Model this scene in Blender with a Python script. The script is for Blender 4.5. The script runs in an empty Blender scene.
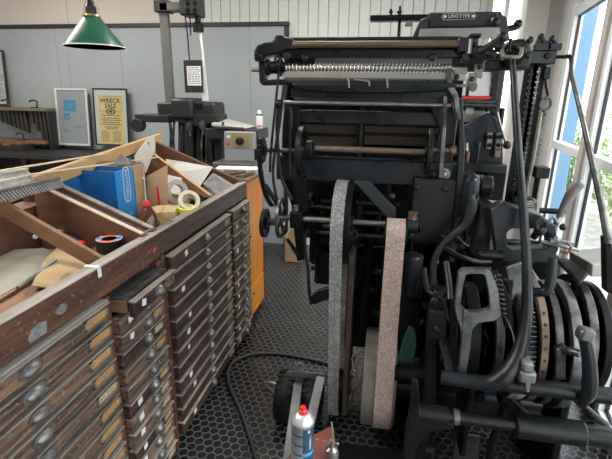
import bpy, math, random
from mathutils import Vector, Matrix
random.seed(7)
scene = bpy.context.scene
COL = scene.collection
V = Vector

# ------------------------------------------------------------------ camera
FPX, CAMZ = 440.0, 1.65
def _basis(yaw=10, pitch=16.7, roll=1.0):
    y, p, r = map(math.radians, (yaw, pitch, roll))
    f = V((-math.sin(y)*math.cos(p), math.cos(y)*math.cos(p), -math.sin(p)))
    R = V((math.cos(y), math.sin(y), 0)); U = R.cross(f)
    return R*math.cos(r)+U*math.sin(r), U*math.cos(r)-R*math.sin(r), f
CR, CU, CF = _basis()
cd = bpy.data.cameras.new('camera'); cam = bpy.data.objects.new('camera', cd); COL.objects.link(cam)
cam.matrix_world = Matrix(((CR.x, CU.x, -CF.x, 0), (CR.y, CU.y, -CF.y, 0), (CR.z, CU.z, -CF.z, CAMZ), (0, 0, 0, 1)))
cd.sensor_width = 36; cd.lens = 36*FPX/612; cd.clip_start = .02
scene.camera = cam
def _ray(px, py): return CF + CR*((px-306)/FPX) + CU*((229.5-py)/FPX)
def PX(px, py, x): d = _ray(px, py); return V((0, 0, CAMZ)) + d*(x/d.x)
def PY(px, py, y): d = _ray(px, py); return V((0, 0, CAMZ)) + d*(y/d.y)
def PZ(px, py, z): d = _ray(px, py); return V((0, 0, CAMZ)) + d*((z-CAMZ)/d.z)

# ------------------------------------------------------------------ materials
MATS = {}
def mat(name, col, rough=.5, metal=0., col2=None, scale=(6, 6, 6), lo=.35, hi=.65, detail=5, bump=0., bscale=60, spec=.5,
        rough2=None, spots=None, spot_scale=40, spot_lo=.62, spot_hi=.7, coat=0.):
    m = bpy.data.materials.new(name); m.use_nodes = True
    nt = m.node_tree; N = nt.nodes; L = nt.links; b = N['Principled BSDF']
    b.inputs['Base Color'].default_value = (*col, 1); b.inputs['Roughness'].default_value = rough
    b.inputs['Metallic'].default_value = metal; b.inputs['Specular IOR Level'].default_value = spec
    b.inputs['Coat Weight'].default_value = coat
    tc = N.new('ShaderNodeTexCoord')
    out = None
    if col2:
        mp = N.new('ShaderNodeMapping'); mp.inputs['Scale'].default_value = scale
        nz = N.new('ShaderNodeTexNoise'); nz.inputs['Scale'].default_value = 1; nz.inputs['Detail'].default_value = detail
        nz.inputs['Roughness'].default_value = .65
        cr = N.new('ShaderNodeMapRange'); cr.inputs['From Min'].default_value = lo; cr.inputs['From Max'].default_value = hi
        mx = N.new('ShaderNodeMix'); mx.data_type = 'RGBA'
        mx.inputs['A'].default_value = (*col, 1); mx.inputs['B'].default_value = (*col2, 1)
        L.new(tc.outputs['Object'], mp.inputs['Vector']); L.new(mp.outputs['Vector'], nz.inputs['Vector'])
        L.new(nz.outputs['Fac'], cr.inputs['Value']); L.new(cr.outputs['Result'], mx.inputs['Factor'])
        out = mx.outputs['Result']
        if rough2 is not None:
            rr = N.new('ShaderNodeMapRange'); rr.inputs['To Min'].default_value = rough; rr.inputs['To Max'].default_value = rough2
            L.new(cr.outputs['Result'], rr.inputs['Value']); L.new(rr.outputs['Result'], b.inputs['Roughness'])
    if spots:
        nz2 = N.new('ShaderNodeTexNoise'); nz2.inputs['Scale'].default_value = spot_scale; nz2.inputs['Detail'].default_value = 6
        cr2 = N.new('ShaderNodeMapRange'); cr2.inputs['From Min'].default_value = spot_lo; cr2.inputs['From Max'].default_value = spot_hi
        mx2 = N.new('ShaderNodeMix'); mx2.data_type = 'RGBA'
        mx2.inputs['A'].default_value = (*col, 1); mx2.inputs['B'].default_value = (*spots, 1)
        if out: L.new(out, mx2.inputs['A'])
        L.new(tc.outputs['Object'], nz2.inputs['Vector']); L.new(nz2.outputs['Fac'], cr2.inputs['Value'])
        L.new(cr2.outputs['Result'], mx2.inputs['Factor']); out = mx2.outputs['Result']
    if out: L.new(out, b.inputs['Base Color'])
    if bump:
        nb = N.new('ShaderNodeTexNoise'); nb.inputs['Scale'].default_value = bscale; nb.inputs['Detail'].default_value = 4
        bp = N.new('ShaderNodeBump'); bp.inputs['Strength'].default_value = bump; bp.inputs['Distance'].default_value = .004
        L.new(tc.outputs['Object'], nb.inputs['Vector']); L.new(nb.outputs['Fac'], bp.inputs['Height']); L.new(bp.outputs['Normal'], b.inputs['Normal'])
    MATS[name] = m
    return m
M = MATS
mat('black_iron', (.007, .008, .0095), .27, 0, (.015, .017, .019), (9, 9, 9), bump=.12, bscale=90, rough2=.42, spec=.36, spots=(.07, .07, .07), spot_scale=70, spot_lo=.68, spot_hi=.78)
mat('dark_iron', (.004, .0045, .005), .42, 0, (.012, .0125, .0135), (8, 8, 8), bump=.1, bscale=80, spec=.17)
mat('blue_iron', (.009, .012, .016), .24, 0, (.018, .022, .026), (7, 7, 7), bump=.1, bscale=90, rough2=.38, spec=.42)
mat('cover_grey', (.026, .03, .034), .4, 0, (.042, .046, .05), (5, 5, 5), bump=.06, spec=.4)
mat('steel', (.42, .41, .39), .3, .9, (.25, .235, .21), (14, 14, 14), rough2=.45)
mat('worn_steel', (.2, .2, .2), .28, .85, (.05, .048, .045), (16, 16, 16), rough2=.5, bump=.1)
mat('grey_steel', (.3, .31, .32), .3, .8, (.1, .1, .1), (12, 12, 12), rough2=.48, bump=.06)
mat('silver', (.6, .59, .57), .22, .95)
mat('bronze_rod', (.22, .165, .10), .38, .6, (.12, .085, .05), (3, 18, 18), rough2=.5)
mat('rust_rod', (.25, .19, .15), .45, .5, (.15, .1, .075), (4, 20, 20))
mat('bronze_panel', (.055, .042, .028), .5, .3, (.09, .068, .045), (2, 10, 22), rough2=.6)
mat('comb_bronze', (.16, .125, .08), .5, .4)
mat('steel_plate', (.4, .39, .36), .5, .5, (.3, .29, .27), (4, 4, 9))
mat('beige_steel', (.33, .3, .25), .45, .35, (.2, .175, .14), (10, 10, 10))
mat('belt_grey', (.27, .275, .27), .8, 0, (.15, .153, .15), (26, 26, 60), bump=.3, bscale=200, spots=(.52, .52, .5), spot_scale=150, spot_lo=.52, spot_hi=.66)
mat('belt_pink', (.40, .29, .25), .7, 0, (.3, .2, .165), (26, 26, 40), bump=.3, bscale=180, spots=(.52, .43, .39), spot_scale=150, spot_lo=.5, spot_hi=.62)
mat('leather', (.075, .045, .03), .6, 0, (.04, .025, .018), (20, 20, 20))
mat('pulley_wood', (.25, .22, .185), .5, .25, (.13, .11, .09), (22, 22, 3), lo=.3, hi=.7)
mat('copper', (.4, .2, .12), .4, .8)
mat('brass', (.55, .4, .16), .3, .85)
mat('rubber', (.007, .007, .007), .55, 0, spec=.3, bump=.15, bscale=120)
mat('cable', (.035, .036, .036), .45)
mat('dark_wood', (.05, .022, .014), .5, 0, (.17, .07, .042), (40, 4.5, 80), lo=.36, hi=.66, spots=(.3, .22, .16), spot_scale=60, spot_lo=.6, spot_hi=.72, bump=.2, bscale=70)
mat('drawer_wood', (.05, .036, .03), .48, 0, (.31, .18, .12), (40, 4.5, 90), lo=.4, hi=.66, spots=(.36, .29, .22), spot_scale=75, spot_lo=.6, spot_hi=.72, bump=.25, bscale=70)
mat('drawer_dark', (.026, .018, .017), .45, 0, (.14, .065, .048), (40, 4.5, 90), lo=.42, hi=.7, spots=(.28, .23, .19), spot_scale=75, spot_lo=.63, spot_hi=.78, bump=.2, bscale=70)
mat('drawer_lip', (.36, .32, .28), .5, 0, (.13, .11, .095), (22, 3, 22), lo=.35, hi=.65)
mat('red_wood', (.17, .06, .032), .5, 0, (.1, .034, .02), (12, 12, 2.), lo=.3, hi=.7)
mat('inner_wood', (.15, .06, .033), .6, 0, (.085, .034, .02), (3, 14, 22), lo=.3, hi=.7)
mat('light_wood', (.55, .35, .16), .6, 0, (.42, .25, .11), (22, 2.5, 22), lo=.3, hi=.7, bump=.1)
mat('mid_wood', (.27, .145, .07), .6, 0, (.17, .085, .04), (6, 6, 30), lo=.3, hi=.7, bump=.1)
mat('pale_wood', (.66, .55, .4), .65, 0, (.52, .4, .27), (20, 4, 20), lo=.3, hi=.7)
mat('comb_pale', (.62, .62, .55), .6, 0, (.45, .44, .38), (20, 20, 20))
mat('comb_grey', (.2, .2, .2), .5, .2, (.11, .11, .115), (20, 20, 20))
mat('orange_wood', (.8, .3, .03), .42, 0, (.66, .22, .02), (14, 14, 1.6), lo=.3, hi=.7)
mat('pull_metal', (.34, .33, .31), .4, .7, (.14, .135, .13), (24, 24, 24), rough2=.5)
mat('holder', (.36, .31, .23), .5, .2, (.2, .17, .12), (30, 30, 30))
mat('card_orange', (.66, .32, .08), .7, 0, (.5, .22, .06), (40, 40, 40))
mat('card_cream', (.62, .52, .32), .7, 0, (.48, .38, .22), (40, 40, 40))
mat('white_tag', (.75, .75, .73), .6)
mat('red_sticker', (.55, .02, .06), .5)
mat('cloth_metal', (.42, .42, .4), .45, .5, (.25, .25, .24), (30, 30, 30))
mat('blue_card', (.005, .10, .32), .4, 0, (.005, .09, .29), (5, 5, 5))
mat('blue_label', (.02, .26, .68), .42)
mat('cardboard', (.47, .32, .19), .75, 0, (.4, .265, .15), (4, 4, 16))
mat('kraft', (.55, .4, .21), .65, 0, (.47, .33, .165), (5, 5, 5), bump=.4, bscale=14)
mat('paper', (.5, .495, .47), .7)
mat('paper_shade', (.48, .47, .45), .7)
mat('ink', (.05, .05, .06), .6)
mat('ink_blue', (.12, .14, .4), .6)
mat('grey_sheet', (.24, .225, .18), .5, 0, (.3, .28, .22), (3, 3, 3))
mat('red_plastic', (.72, .025, .03), .35)
mat('brown_glass', (.09, .03, .015), .08, 0, coat=.6)
mat('oil_tin', (.35, .34, .32), .3, .85)
mat('tape_cream', (.68, .6, .45), .6)
mat('tape_yellow', (.75, .66, .02), .45)
mat('tape_black', (.012, .012, .012), .45)
mat('tape_blue', (.08, .25, .5), .5)
mat('clear_sheet', (.55, .53, .5), .3, 0, (.48, .46, .43), (8, 8, 8))
mat('black_plastic', (.012, .012, .013), .35)
mat('orange_plastic', (.75, .2, .03), .4)
mat('green_enamel', (.008, .075, .042), .35, 0, (.011, .1, .055), (8, 8, 3), spots=(.45, .55, .48), spot_scale=26, spot_lo=.73, spot_hi=.76, coat=.3)
mat('white_enamel', (.8, .82, .8), .35)
mat('machine_grey', (.012, .0135, .014), .42, 0, (.019, .021, .022), (6, 6, 6), bump=.06)
mat('post_grey', (.11, .11, .105), .45, 0, (.14, .138, .13), (6, 6, 6))
mat('box_grey', (.3, .3, .28), .45)
mat('dial_tan', (.33, .25, .12), .5)
mat('white_paint', (.78, .79, .78), .4)
mat('frame_white', (.82, .83, .84), .4)
mat('frame_tan', (.5, .46, .42), .5)
mat('poster_grey', (.235, .265, .275), .35, coat=.3)
mat('poster_blue', (.03, .22, .36), .5)
mat('poster_tan', (.56, .44, .19), .6, 0, (.49, .38, .16), (6, 6, 6))
mat('poster_mount', (.42, .46, .44), .5)
mat('alu_frame', (.75, .75, .75), .3, .6)
mat('rack_green', (.1, .14, .07), .55, 0, (.22, .14, .08), (10, 10, 10))
mat('slot_brown', (.2, .105, .06), .55)
mat('rack_dark', (.016, .014, .013), .55, 0, (.03, .025, .022), (20, 20, 3))
mat('galvanised', (.2, .21, .22), .36, .75, (.32, .32, .32), (10, 10, 10), rough2=.5)
mat('can_grey', (.33, .36, .38), .35, .3)
mat('can_blue', (.03, .075, .13), .35)
mat('can_light_blue', (.05, .36, .68), .4)
mat('red_board', (.2, .06, .042), .55, 0, (.12, .04, .027), (8, 8, 20), spots=(.5, .35, .28), spot_scale=40, spot_lo=.64, spot_hi=.74)
mat('green_cloth', (.045, .13, .085), .8, 0, (.03, .09, .06), (20, 20, 20))
mat('concrete', (.45, .43, .4), .9, 0, (.3, .29, .26), (40, 40, 40))
mat('exterior_ground', (.5, .48, .45), .9, 0, (.22, .2, .16), (9, 9, 9), lo=.4, hi=.75)
mat('leaf', (.20, .34, .08), .6, 0, (.34, .45, .16), (9, 9, 9))
mat('leaf_pale', (.42, .5, .22), .6, 0, (.55, .58, .34), (9, 9, 9))
mat('bark', (.16, .12, .09), .8)
mat('blue_paint', (.12, .24, .37), .5)
mat('panel_grey', (.325, .355, .365), .5, 0, (.35, .38, .39), (2, 2, 2))
mat('dark_trim', (.02, .018, .018), .45)
mat('wall_cream', (.62, .55, .48), .8)
mat('wall_plank', (.6, .63, .6), .6)
mat('wall_white', (.72, .72, .71), .8)
mat('wall_grey', (.33, .33, .32), .8)
mat('column_beige', (.52, .48, .44), .7)
mat('ceiling_white', (.8, .8, .79), .9)
mat('bench_black', (.02, .02, .021), .55)
def glassmat(name, tint=(1, 1, 1), rough=0.):
    m = bpy.data.materials.new(name); m.use_nodes = True
    nt = m.node_tree; N = nt.nodes; L = nt.links
    for n in list(N):
        if n.type != 'OUTPUT_MATERIAL': N.remove(n)
    o = [n for n in N if n.type == 'OUTPUT_MATERIAL'][0]
    t = N.new('ShaderNodeBsdfTransparent'); t.inputs['Color'].default_value = (*tint, 1)
    g = N.new('ShaderNodeBsdfGlossy'); g.inputs['Roughness'].default_value = .02
    mx = N.new('ShaderNodeMixShader'); mx.inputs[0].default_value = .05
    L.new(t.outputs[0], mx.inputs[1]); L.new(g.outputs[0], mx.inputs[2]); L.new(mx.outputs[0], o.inputs[0])
    MATS[name] = m
glassmat('glass', (.95, .97, .97))
def emit(name, col, s):
    m = bpy.data.materials.new(name); m.use_nodes = True; b = m.node_tree.nodes['Principled BSDF']
    b.inputs['Emission Color'].default_value = (*col, 1); b.inputs['Emission Strength'].default_value = s
    MATS[name] = m
emit('lamp_tube', (1, .97, .92), 6)  # glow of the unseen fill lights added overhead

def hexfloor():
    m = bpy.data.materials.new('rubber_hex_mat'); m.use_nodes = True
    nt = m.node_tree; N = nt.nodes; L = nt.links; b = N['Principled BSDF']
    tc = N.new('ShaderNodeTexCoord'); mp = N.new('ShaderNodeMapping')
    mp.inputs['Scale'].default_value = (1/.047, 1/.047, 0); mp.inputs['Rotation'].default_value = (0, 0, 0)
    L.new(tc.outputs['Object'], mp.inputs['Vector'])
    S3 = (1, math.sqrt(3), 1)
    def vm(op, a, bb=None):
        n = N.new('ShaderNodeVectorMath'); n.operation = op
        for k, x in enumerate((a, bb)):
            if x is None: continue
            if isinstance(x, tuple): n.inputs[k].default_value = x
            else: L.new(x, n.inputs[k])
        return n
    def mt(op, a, bb=None):
        n = N.new('ShaderNodeMath'); n.operation = op
        for k, x in enumerate((a, bb)):
            if x is None: continue
            if isinstance(x, (int, float)): n.inputs[k].default_value = x
            else: L.new(x, n.inputs[k])
        return n.outputs[0]
    half = (.5, math.sqrt(3)/2, .5)
    p0 = vm('ADD', mp.outputs['Vector'], (1000, 1000*math.sqrt(3), 0)).outputs[0]
    a = vm('SUBTRACT', vm('MODULO', p0, S3).outputs[0], half).outputs[0]
    c = vm('SUBTRACT', vm('MODULO', vm('SUBTRACT', p0, half).outputs[0], S3).outputs[0], half).outputs[0]
    def flat(v): return vm('MULTIPLY', v, (1, 1, 0)).outputs[0]
    a = flat(a); c = flat(c)
    la = vm('LENGTH', a).outputs['Value']; lc = vm('LENGTH', c).outputs['Value']
    pick = mt('LESS_THAN', la, lc)
    mx = N.new('ShaderNodeMix'); mx.data_type = 'VECTOR'
    L.new(pick, mx.inputs['Factor']); L.new(c, mx.inputs['A']); L.new(a, mx.inputs['B'])
    g = mx.outputs['Result']
    # the A/B vector sockets of a Mix node share their names with the float ones: link by index
    for l in list(nt.links):
        if l.to_node == mx: nt.links.remove(l)
    vecs = [s for s in mx.inputs if s.type == 'VECTOR' and s.name in 'AB']
    facs = [s for s in mx.inputs if s.name == 'Factor' and s.type == 'VALUE']
    L.new(pick, facs[0]); L.new(c, vecs[0]); L.new(a, vecs[1])
    g = [s for s in mx.outputs if s.type == 'VECTOR'][0]
    ab = vm('ABSOLUTE', g).outputs[0]
    sx = N.new('ShaderNodeSeparateXYZ'); L.new(ab, sx.inputs[0])
    d2 = mt('ADD', mt('MULTIPLY', sx.outputs[0], .5), mt('MULTIPLY', sx.outputs[1], math.sqrt(3)/2))
    hd = mt('MAXIMUM', d2, sx.outputs[0])            # 0 centre .. .5 edge
    rg = N.new('ShaderNodeMapRange'); rg.inputs['From Min'].default_value = .38; rg.inputs['From Max'].default_value = .43
    L.new(hd, rg.inputs['Value'])
    nz = N.new('ShaderNodeTexNoise'); nz.inputs['Scale'].default_value = 3.5; nz.inputs['Detail'].default_value = 6
    L.new(tc.outputs['Object'], nz.inputs['Vector'])
    mc = N.new('ShaderNodeMix'); mc.data_type = 'RGBA'
    mc.inputs['A'].default_value = (.012, .012, .013, 1); mc.inputs['B'].default_value = (.085, .088, .09, 1)  # ridges lighter than the pits: their sheen is put into the colour
    L.new(rg.outputs['Result'], mc.inputs['Factor'])
    dm = N.new('ShaderNodeMix'); dm.data_type = 'RGBA'; dm.inputs['B'].default_value = (.05, .038, .03, 1)
    dr = N.new('ShaderNodeMapRange'); dr.inputs['From Min'].default_value = .5; dr.inputs['From Max'].default_value = .8; dr.inputs['To Max'].default_value = .6
    L.new(nz.outputs['Fac'], dr.inputs['Value']); L.new(dr.outputs['Result'], dm.inputs['Factor']); L.new(mc.outputs['Result'], dm.inputs['A'])
    L.new(dm.outputs['Result'], b.inputs['Base Color'])
    bp = N.new('ShaderNodeBump'); bp.inputs['Strength'].default_value = .8; bp.inputs['Distance'].default_value = .006
    L.new(rg.outputs['Result'], bp.inputs['Height']); L.new(bp.outputs['Normal'], b.inputs['Normal'])
    b.inputs['Roughness'].default_value = .27
    MATS['rubber_hex_mat'] = m
hexfloor()

# ------------------------------------------------------------------ mesh builder
def _frame(d, up=V((0, 0, 1))):
    d = d.normalized()
    if abs(d.dot(up)) > .98: up = V((0, 1, 0)) if abs(d.y) < .9 else V((1, 0, 0))
    s = d.cross(up).normalized(); u = s.cross(d).normalized()
    return s, u
def spline(pts, k=6):
    pts = [V(p) for p in pts]
    if len(pts) < 3: return pts
    out = []
    for i in range(len(pts)-1):
        p0 = pts[max(i-1, 0)]; p1 = pts[i]; p2 = pts[i+1]; p3 = pts[min(i+2, len(pts)-1)]
        for j in range(k):
            t = j/k
            out.append(.5*((2*p1)+(p2-p0)*t+(2*p0-5*p1+4*p2-p3)*t*t+(3*p1-p0-3*p2+p3)*t**3))
    out.append(pts[-1]); return out
class MB:
    def __init__(s, m=None): s.v = []; s.f = []; s.mi = []; s.ms = []; s.cur = m; s.use(m) if m else None
    def use(s, m):
        if m not in s.ms: s.ms.append(m)
        s.cur = s.ms.index(m); return s
    def add(s, vs, fs):
        o = len(s.v); s.v += [V(x) for x in vs]
        for f in fs: s.f.append([o+i for i in f]); s.mi.append(s.cur)
        return s
    def hexa(s, p):   # 8 corners: bottom loop 0-3, top loop 4-7
        return s.add(p, [(3, 2, 1, 0), (4, 5, 6, 7), (0, 1, 5, 4), (1, 2, 6, 5), (2, 3, 7, 6), (3, 0, 4, 7)])
    def box(s, lo, hi):
        (a, b, c), (d, e, f) = lo, hi
        return s.hexa([(a, b, c), (d, b, c), (d, e, c), (a, e, c), (a, b, f), (d, b, f), (d, e, f), (a, e, f)])
    def cbox(s, c, size, rot=(0, 0, 0)):
        from mathutils import Euler
        R = Euler([math.radians(r) for r in rot]).to_matrix(); h = V(size)/2; c = V(c)
        q = [(-1, -1, -1), (1, -1, -1), (1, 1, -1), (-1, 1, -1), (-1, -1, 1), (1, -1, 1), (1, 1, 1), (-1, 1, 1)]
        return s.hexa([c+R @ V((h.x*x, h.y*y, h.z*z)) for x, y, z in q])
    def bar(s, p0, p1, w, h, up=(0, 0, 1), w1=None, h1=None):
        p0, p1 = V(p0), V(p1); sd, u = _frame(p1-p0, V(up)); w1 = w if w1 is None else w1; h1 = h if h1 is None else h1
        r = []
        for p, ww, hh in ((p0, w, h), (p1, w1, h1)):
            r += [p-sd*ww/2-u*hh/2, p+sd*ww/2-u*hh/2, p+sd*ww/2+u*hh/2, p-sd*ww/2+u*hh/2]
        return s.hexa(r)
    def loft(s, rings, caps=True, closed=False):
        n = len(rings[0]); vs = [p for r in rings for p in r]; fs = []
        m = len(rings); last = m if closed else m-1
        for i in range(last):
            for j in range(n):
                a = i*n+j; b = i*n+(j+1) % n; c = ((i+1) % m)*n+(j+1) % n; d = ((i+1) % m)*n+j
                fs.append((a, b, c, d))
        if caps and not closed: fs.append(tuple(range(n-1, -1, -1))); fs.append(tuple(range((m-1)*n, m*n)))
        return s.add(vs, fs)
    def cyl(s, p0, p1, r0, r1=None, n=20):
        p0, p1 = V(p0), V(p1); sd, u = _frame(p1-p0); r1 = r0 if r1 is None else r1
        ring = lambda p, r: [p+(sd*math.cos(2*math.pi*i/n)+u*math.sin(2*math.pi*i/n))*r for i in range(n)]
        return s.loft([ring(p0, r0), ring(p1, r1)])
    def tube(s, pts, r, n=10, k=6, closed=False, flat=1., flatdir=None):
        pts = spline(pts, k) if k > 1 else [V(p) for p in pts]
        m = len(pts); rings = []
        pu = None
        for i, p in enumerate(pts):
            if closed: d = pts[(i+1) % m]-pts[i-1]
            else: d = pts[min(i+1, m-1)]-pts[max(i-1, 0)]
            d.normalize()
            if pu is None: sd, u = _frame(d, V(flatdir) if flatdir else V((0, 0, 1)))
            else:
                sd = d.cross(pu).normalized(); u = sd.cross(d).normalized()
            pu = u
            if isinstance(r, (list, tuple)):
                t = i/(m-1)*(len(r)-1); a = min(int(t), len(r)-2); rr = r[a]+(r[a+1]-r[a])*(t-a)
            else: rr = r
            rings.append([p+sd*math.cos(2*math.pi*j/n)*rr+u*math.sin(2*math.pi*j/n)*rr*flat for j in range(n)])
        return s.loft(rings, closed=closed)
    def lathe(s, prof, o=(0, 0, 0), axis=(0, 0, 1), n=24):
        o = V(o); ax = V(axis).normalized(); sd, u = _frame(ax)
        rings = [[o+ax*h+(sd*math.cos(2*math.pi*i/n)+u*math.sin(2*math.pi*i/n))*max(r, .0002) for i in range(n)] for r, h in prof]
        return s.loft(rings)
    def ring(s, c, axis, ri, ro, w, n=40, a0=0, a1=360):
        c = V(c); ax = V(axis).normalized(); sd, u = _frame(ax); full = abs(a1-a0) >= 360
        rings = []; m = n if full else n+1
        for i in range(m):
            a = math.radians(a0+(a1-a0)*i/n); d = sd*math.cos(a)+u*math.sin(a)
            rings.append([c+d*ri-ax*w/2, c+d*ro-ax*w/2, c+d*ro+ax*w/2, c+d*ri+ax*w/2])
        return s.loft(rings, closed=full)
    def gear(s, c, axis, ri, ro, w, teeth=40, depth=.012):
        c = V(c); ax = V(axis).normalized(); sd, u = _frame(ax); rings = []
        for i in range(teeth*4):
            a = 2*math.pi*i/(teeth*4); r = ro if i % 4 < 2 else ro-depth; d = sd*math.cos(a)+u*math.sin(a)
            rings.append([c+d*ri-ax*w/2, c+d*r-ax*w/2, c+d*r+ax*w/2, c+d*ri+ax*w/2])
        return s.loft(rings, closed=True)
    def prism(s, pts, t):
        pts = [V(p) for p in pts]; t = V(t); return s.loft([pts, [p+t for p in pts]])
    def sphere(s, c, r, sc=(1, 1, 1), n=14):
        c = V(c); prof = []
        rings = []
        for i in range(n//2+1):
            th = -math.pi/2+math.pi*i/(n//2); rr = max(math.cos(th), .002)*r; z = math.sin(th)*r
            rings.append([c+V((math.cos(2*math.pi*j/n)*rr*sc[0], math.sin(2*math.pi*j/n)*rr*sc[1], z*sc[2])) for j in range(n)])
        return s.loft(rings)
    def bolt(s, c, axis, r=.012, h=.01):
        c = V(c); ax = V(axis).normalized(); s.lathe([(r, -.002), (r, h*.5), (r*.75, h*.9), (r*.3, h)], c, ax, 10); return s
    def text(s, txt, o, xd, yd, size, align='CENTER', depth=.0006, squash=1., bold=0.):
        cu = bpy.data.curves.new('t', 'FONT'); cu.body = txt; cu.size = 1; cu.align_x = align; cu.align_y = 'CENTER'; cu.resolution_u = 2; cu.offset = bold
        ob = bpy.data.objects.new('t', cu); COL.objects.link(ob)
        dg = bpy.context.evaluated_depsgraph_get(); me = ob.evaluated_get(dg).to_mesh()
        xd = V(xd).normalized(); yd = V(yd).normalized(); nn = xd.cross(yd); o = V(o)
        vs = [o+xd*v.co.x*size*squash+yd*v.co.y*size+nn*depth for v in me.vertices]; fs = [tuple(p.vertices) for p in me.polygons]
        s.add(vs, fs); ob.evaluated_get(dg).to_mesh_clear(); bpy.data.objects.remove(ob); bpy.data.curves.remove(cu); return s
    def build(s, name, parent=None, bevel=0, smooth=35, seg=2):
        off = V((0, 0, 0)); p = parent
        while p is not None: off += p.location; p = p.parent
        if parent is None:
            xs = [v.x for v in s.v]; ys = [v.y for v in s.v]; zs = [v.z for v in s.v]
            off = V(((min(xs)+max(xs))/2, (min(ys)+max(ys))/2, min(zs)))
        me = bpy.data.meshes.new(name); me.from_pydata([v-off for v in s.v], [], s.f)
        for m in s.ms: me.materials.append(M[m])
        me.polygons.foreach_set('material_index', s.mi)
        import bmesh
        bm = bmesh.new(); bm.from_mesh(me); bmesh.ops.recalc_face_normals(bm, faces=bm.faces); bm.to_mesh(me); bm.free()
        if smooth:
            me.polygons.foreach_set('use_smooth', [True]*len(me.polygons)); me.set_sharp_from_angle(angle=math.radians(smooth))
        o = bpy.data.objects.new(name, me); COL.objects.link(o)
        if parent is None: o.location = off
        else: o.parent = parent
        if bevel:
            b = o.modifiers.new('bevel', 'BEVEL'); b.width = bevel; b.segments = seg; b.limit_method = 'ANGLE'; b.angle_limit = math.radians(40)
        return o
def tag(o, label, cat, group=None):
    o['label'] = label; o['category'] = cat
    if group: o['group'] = group
    return o
def thing(name, label, cat, loc=(0, 0, 0), group=None):
    o = bpy.data.objects.new(name, None); COL.objects.link(o); o.location = V(loc); o.empty_display_size = .05
    return tag(o, label, cat, group)
def struct(o): o['kind'] = 'structure'; return o
FILL_W, SKY, SUN_E, EXPO = 42, 4.2, 2.0, 0.0
# ================================================================== SETTING
WYB = 4.8
def wx(y): return 1.255+.1235*(y-2.73)
CORNX = wx(WYB)
struct(MB('rubber_hex_mat').prism([(-5, -2.6, -.05), (wx(-2.6)+.1, -2.6, -.05), (wx(WYB+.1)+.1, WYB+.1, -.05), (-5, WYB+.1, -.05)], (0, 0, .05)).build('floor', smooth=0))
struct(MB('ceiling_white').box((-5.1, -2.6, 3.1), (1.75, WYB+.1, 3.2)).build('ceiling', smooth=0))
struct(MB('wall_white').box((-5.12, -2.6, 0), (-5, WYB+.1, 3.1)).build('wall_left', smooth=0))
struct(MB('wall_grey').box((-5.1, -2.7, 0), (.7, -2.6, 3.1)).build('wall_front', smooth=0))
# back wall: ribbed pale cladding with a cream stretch at the left above the panels
wb = MB('wall_plank')
xa = PY(492, 10, WYB).x; xb = PY(523, 10, WYB).x; xc = PY(545, 10, WYB).x
wb.box((-5, WYB+.02, 0), (xa, WYB+.1, 3.1))
x = -2.2
while x < xa-.02:
    wb.box((x+.003, WYB, 0), (min(x+.1, xa), WYB+.02, 3.1)); x += .103
wb.box((xa, WYB, 2.75), (xb, WYB+.1, 3.1)); wb.box((xa, WYB, 0), (xb, WYB+.1, .9))
wb.use('wall_cream').box((-5, WYB, 0), (-3.58, WYB+.02, 3.1)).box((-3.575, WYB, 0), (-2.2, WYB+.02, 3.1))
struct(wb.build('wall_back', bevel=.003))
mb = MB('panel_grey')
sx = [-5, -3.62, PY(55, 40, 4.77).x, PY(119, 40, 4.77).x, PY(166, 60, 4.77).x, PY(250, 60, 4.77).x, -1.09]
sx = sorted(sx)
for a, b in zip(sx, sx[1:]): mb.box((a+.0015, 4.775, 0), (b-.0015, 4.8, 2.35))
mb.use('dark_trim').box((-5, 4.78, 0), (-1.09, 4.798, 2.35))
struct(mb.build('wall_panel'))
struct(MB('dark_trim').box((-5, 4.755, 2.345), (-1.05, 4.80, 2.385)).box((-1.1, 4.755, 0), (-1.055, 4.80, 2.345)).build('trim_1', bevel=.004))
struct(MB('column_beige').box((xb, WYB-.14, 0), (xc, WYB+.1, 3.1)).box((xa-.05, WYB-.05, 0), (xa, WYB+.02, 3.1)).build('column', bevel=.008))
struct(MB('wall_white').box((xc, WYB-.02, 0), (CORNX+.1, WYB+.1, 3.1)).build('wall_corner'))
# window in the back wall
w = struct(MB('frame_white').box((xa, WYB+.02, .9), (xb, WYB+.08, .96)).box((xa, WYB+.02, 2.69), (xb, WYB+.08, 2.75)).box(((xa+xb)/2-.02, WYB+.02, .9), ((xa+xb)/2+.02, WYB+.08, 2.75)).build('window_3', bevel=.004))
MB('glass').box((xa, WYB+.045, .96), (xb, WYB+.05, 2.69)).build('glass_pane', w, smooth=0)
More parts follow.
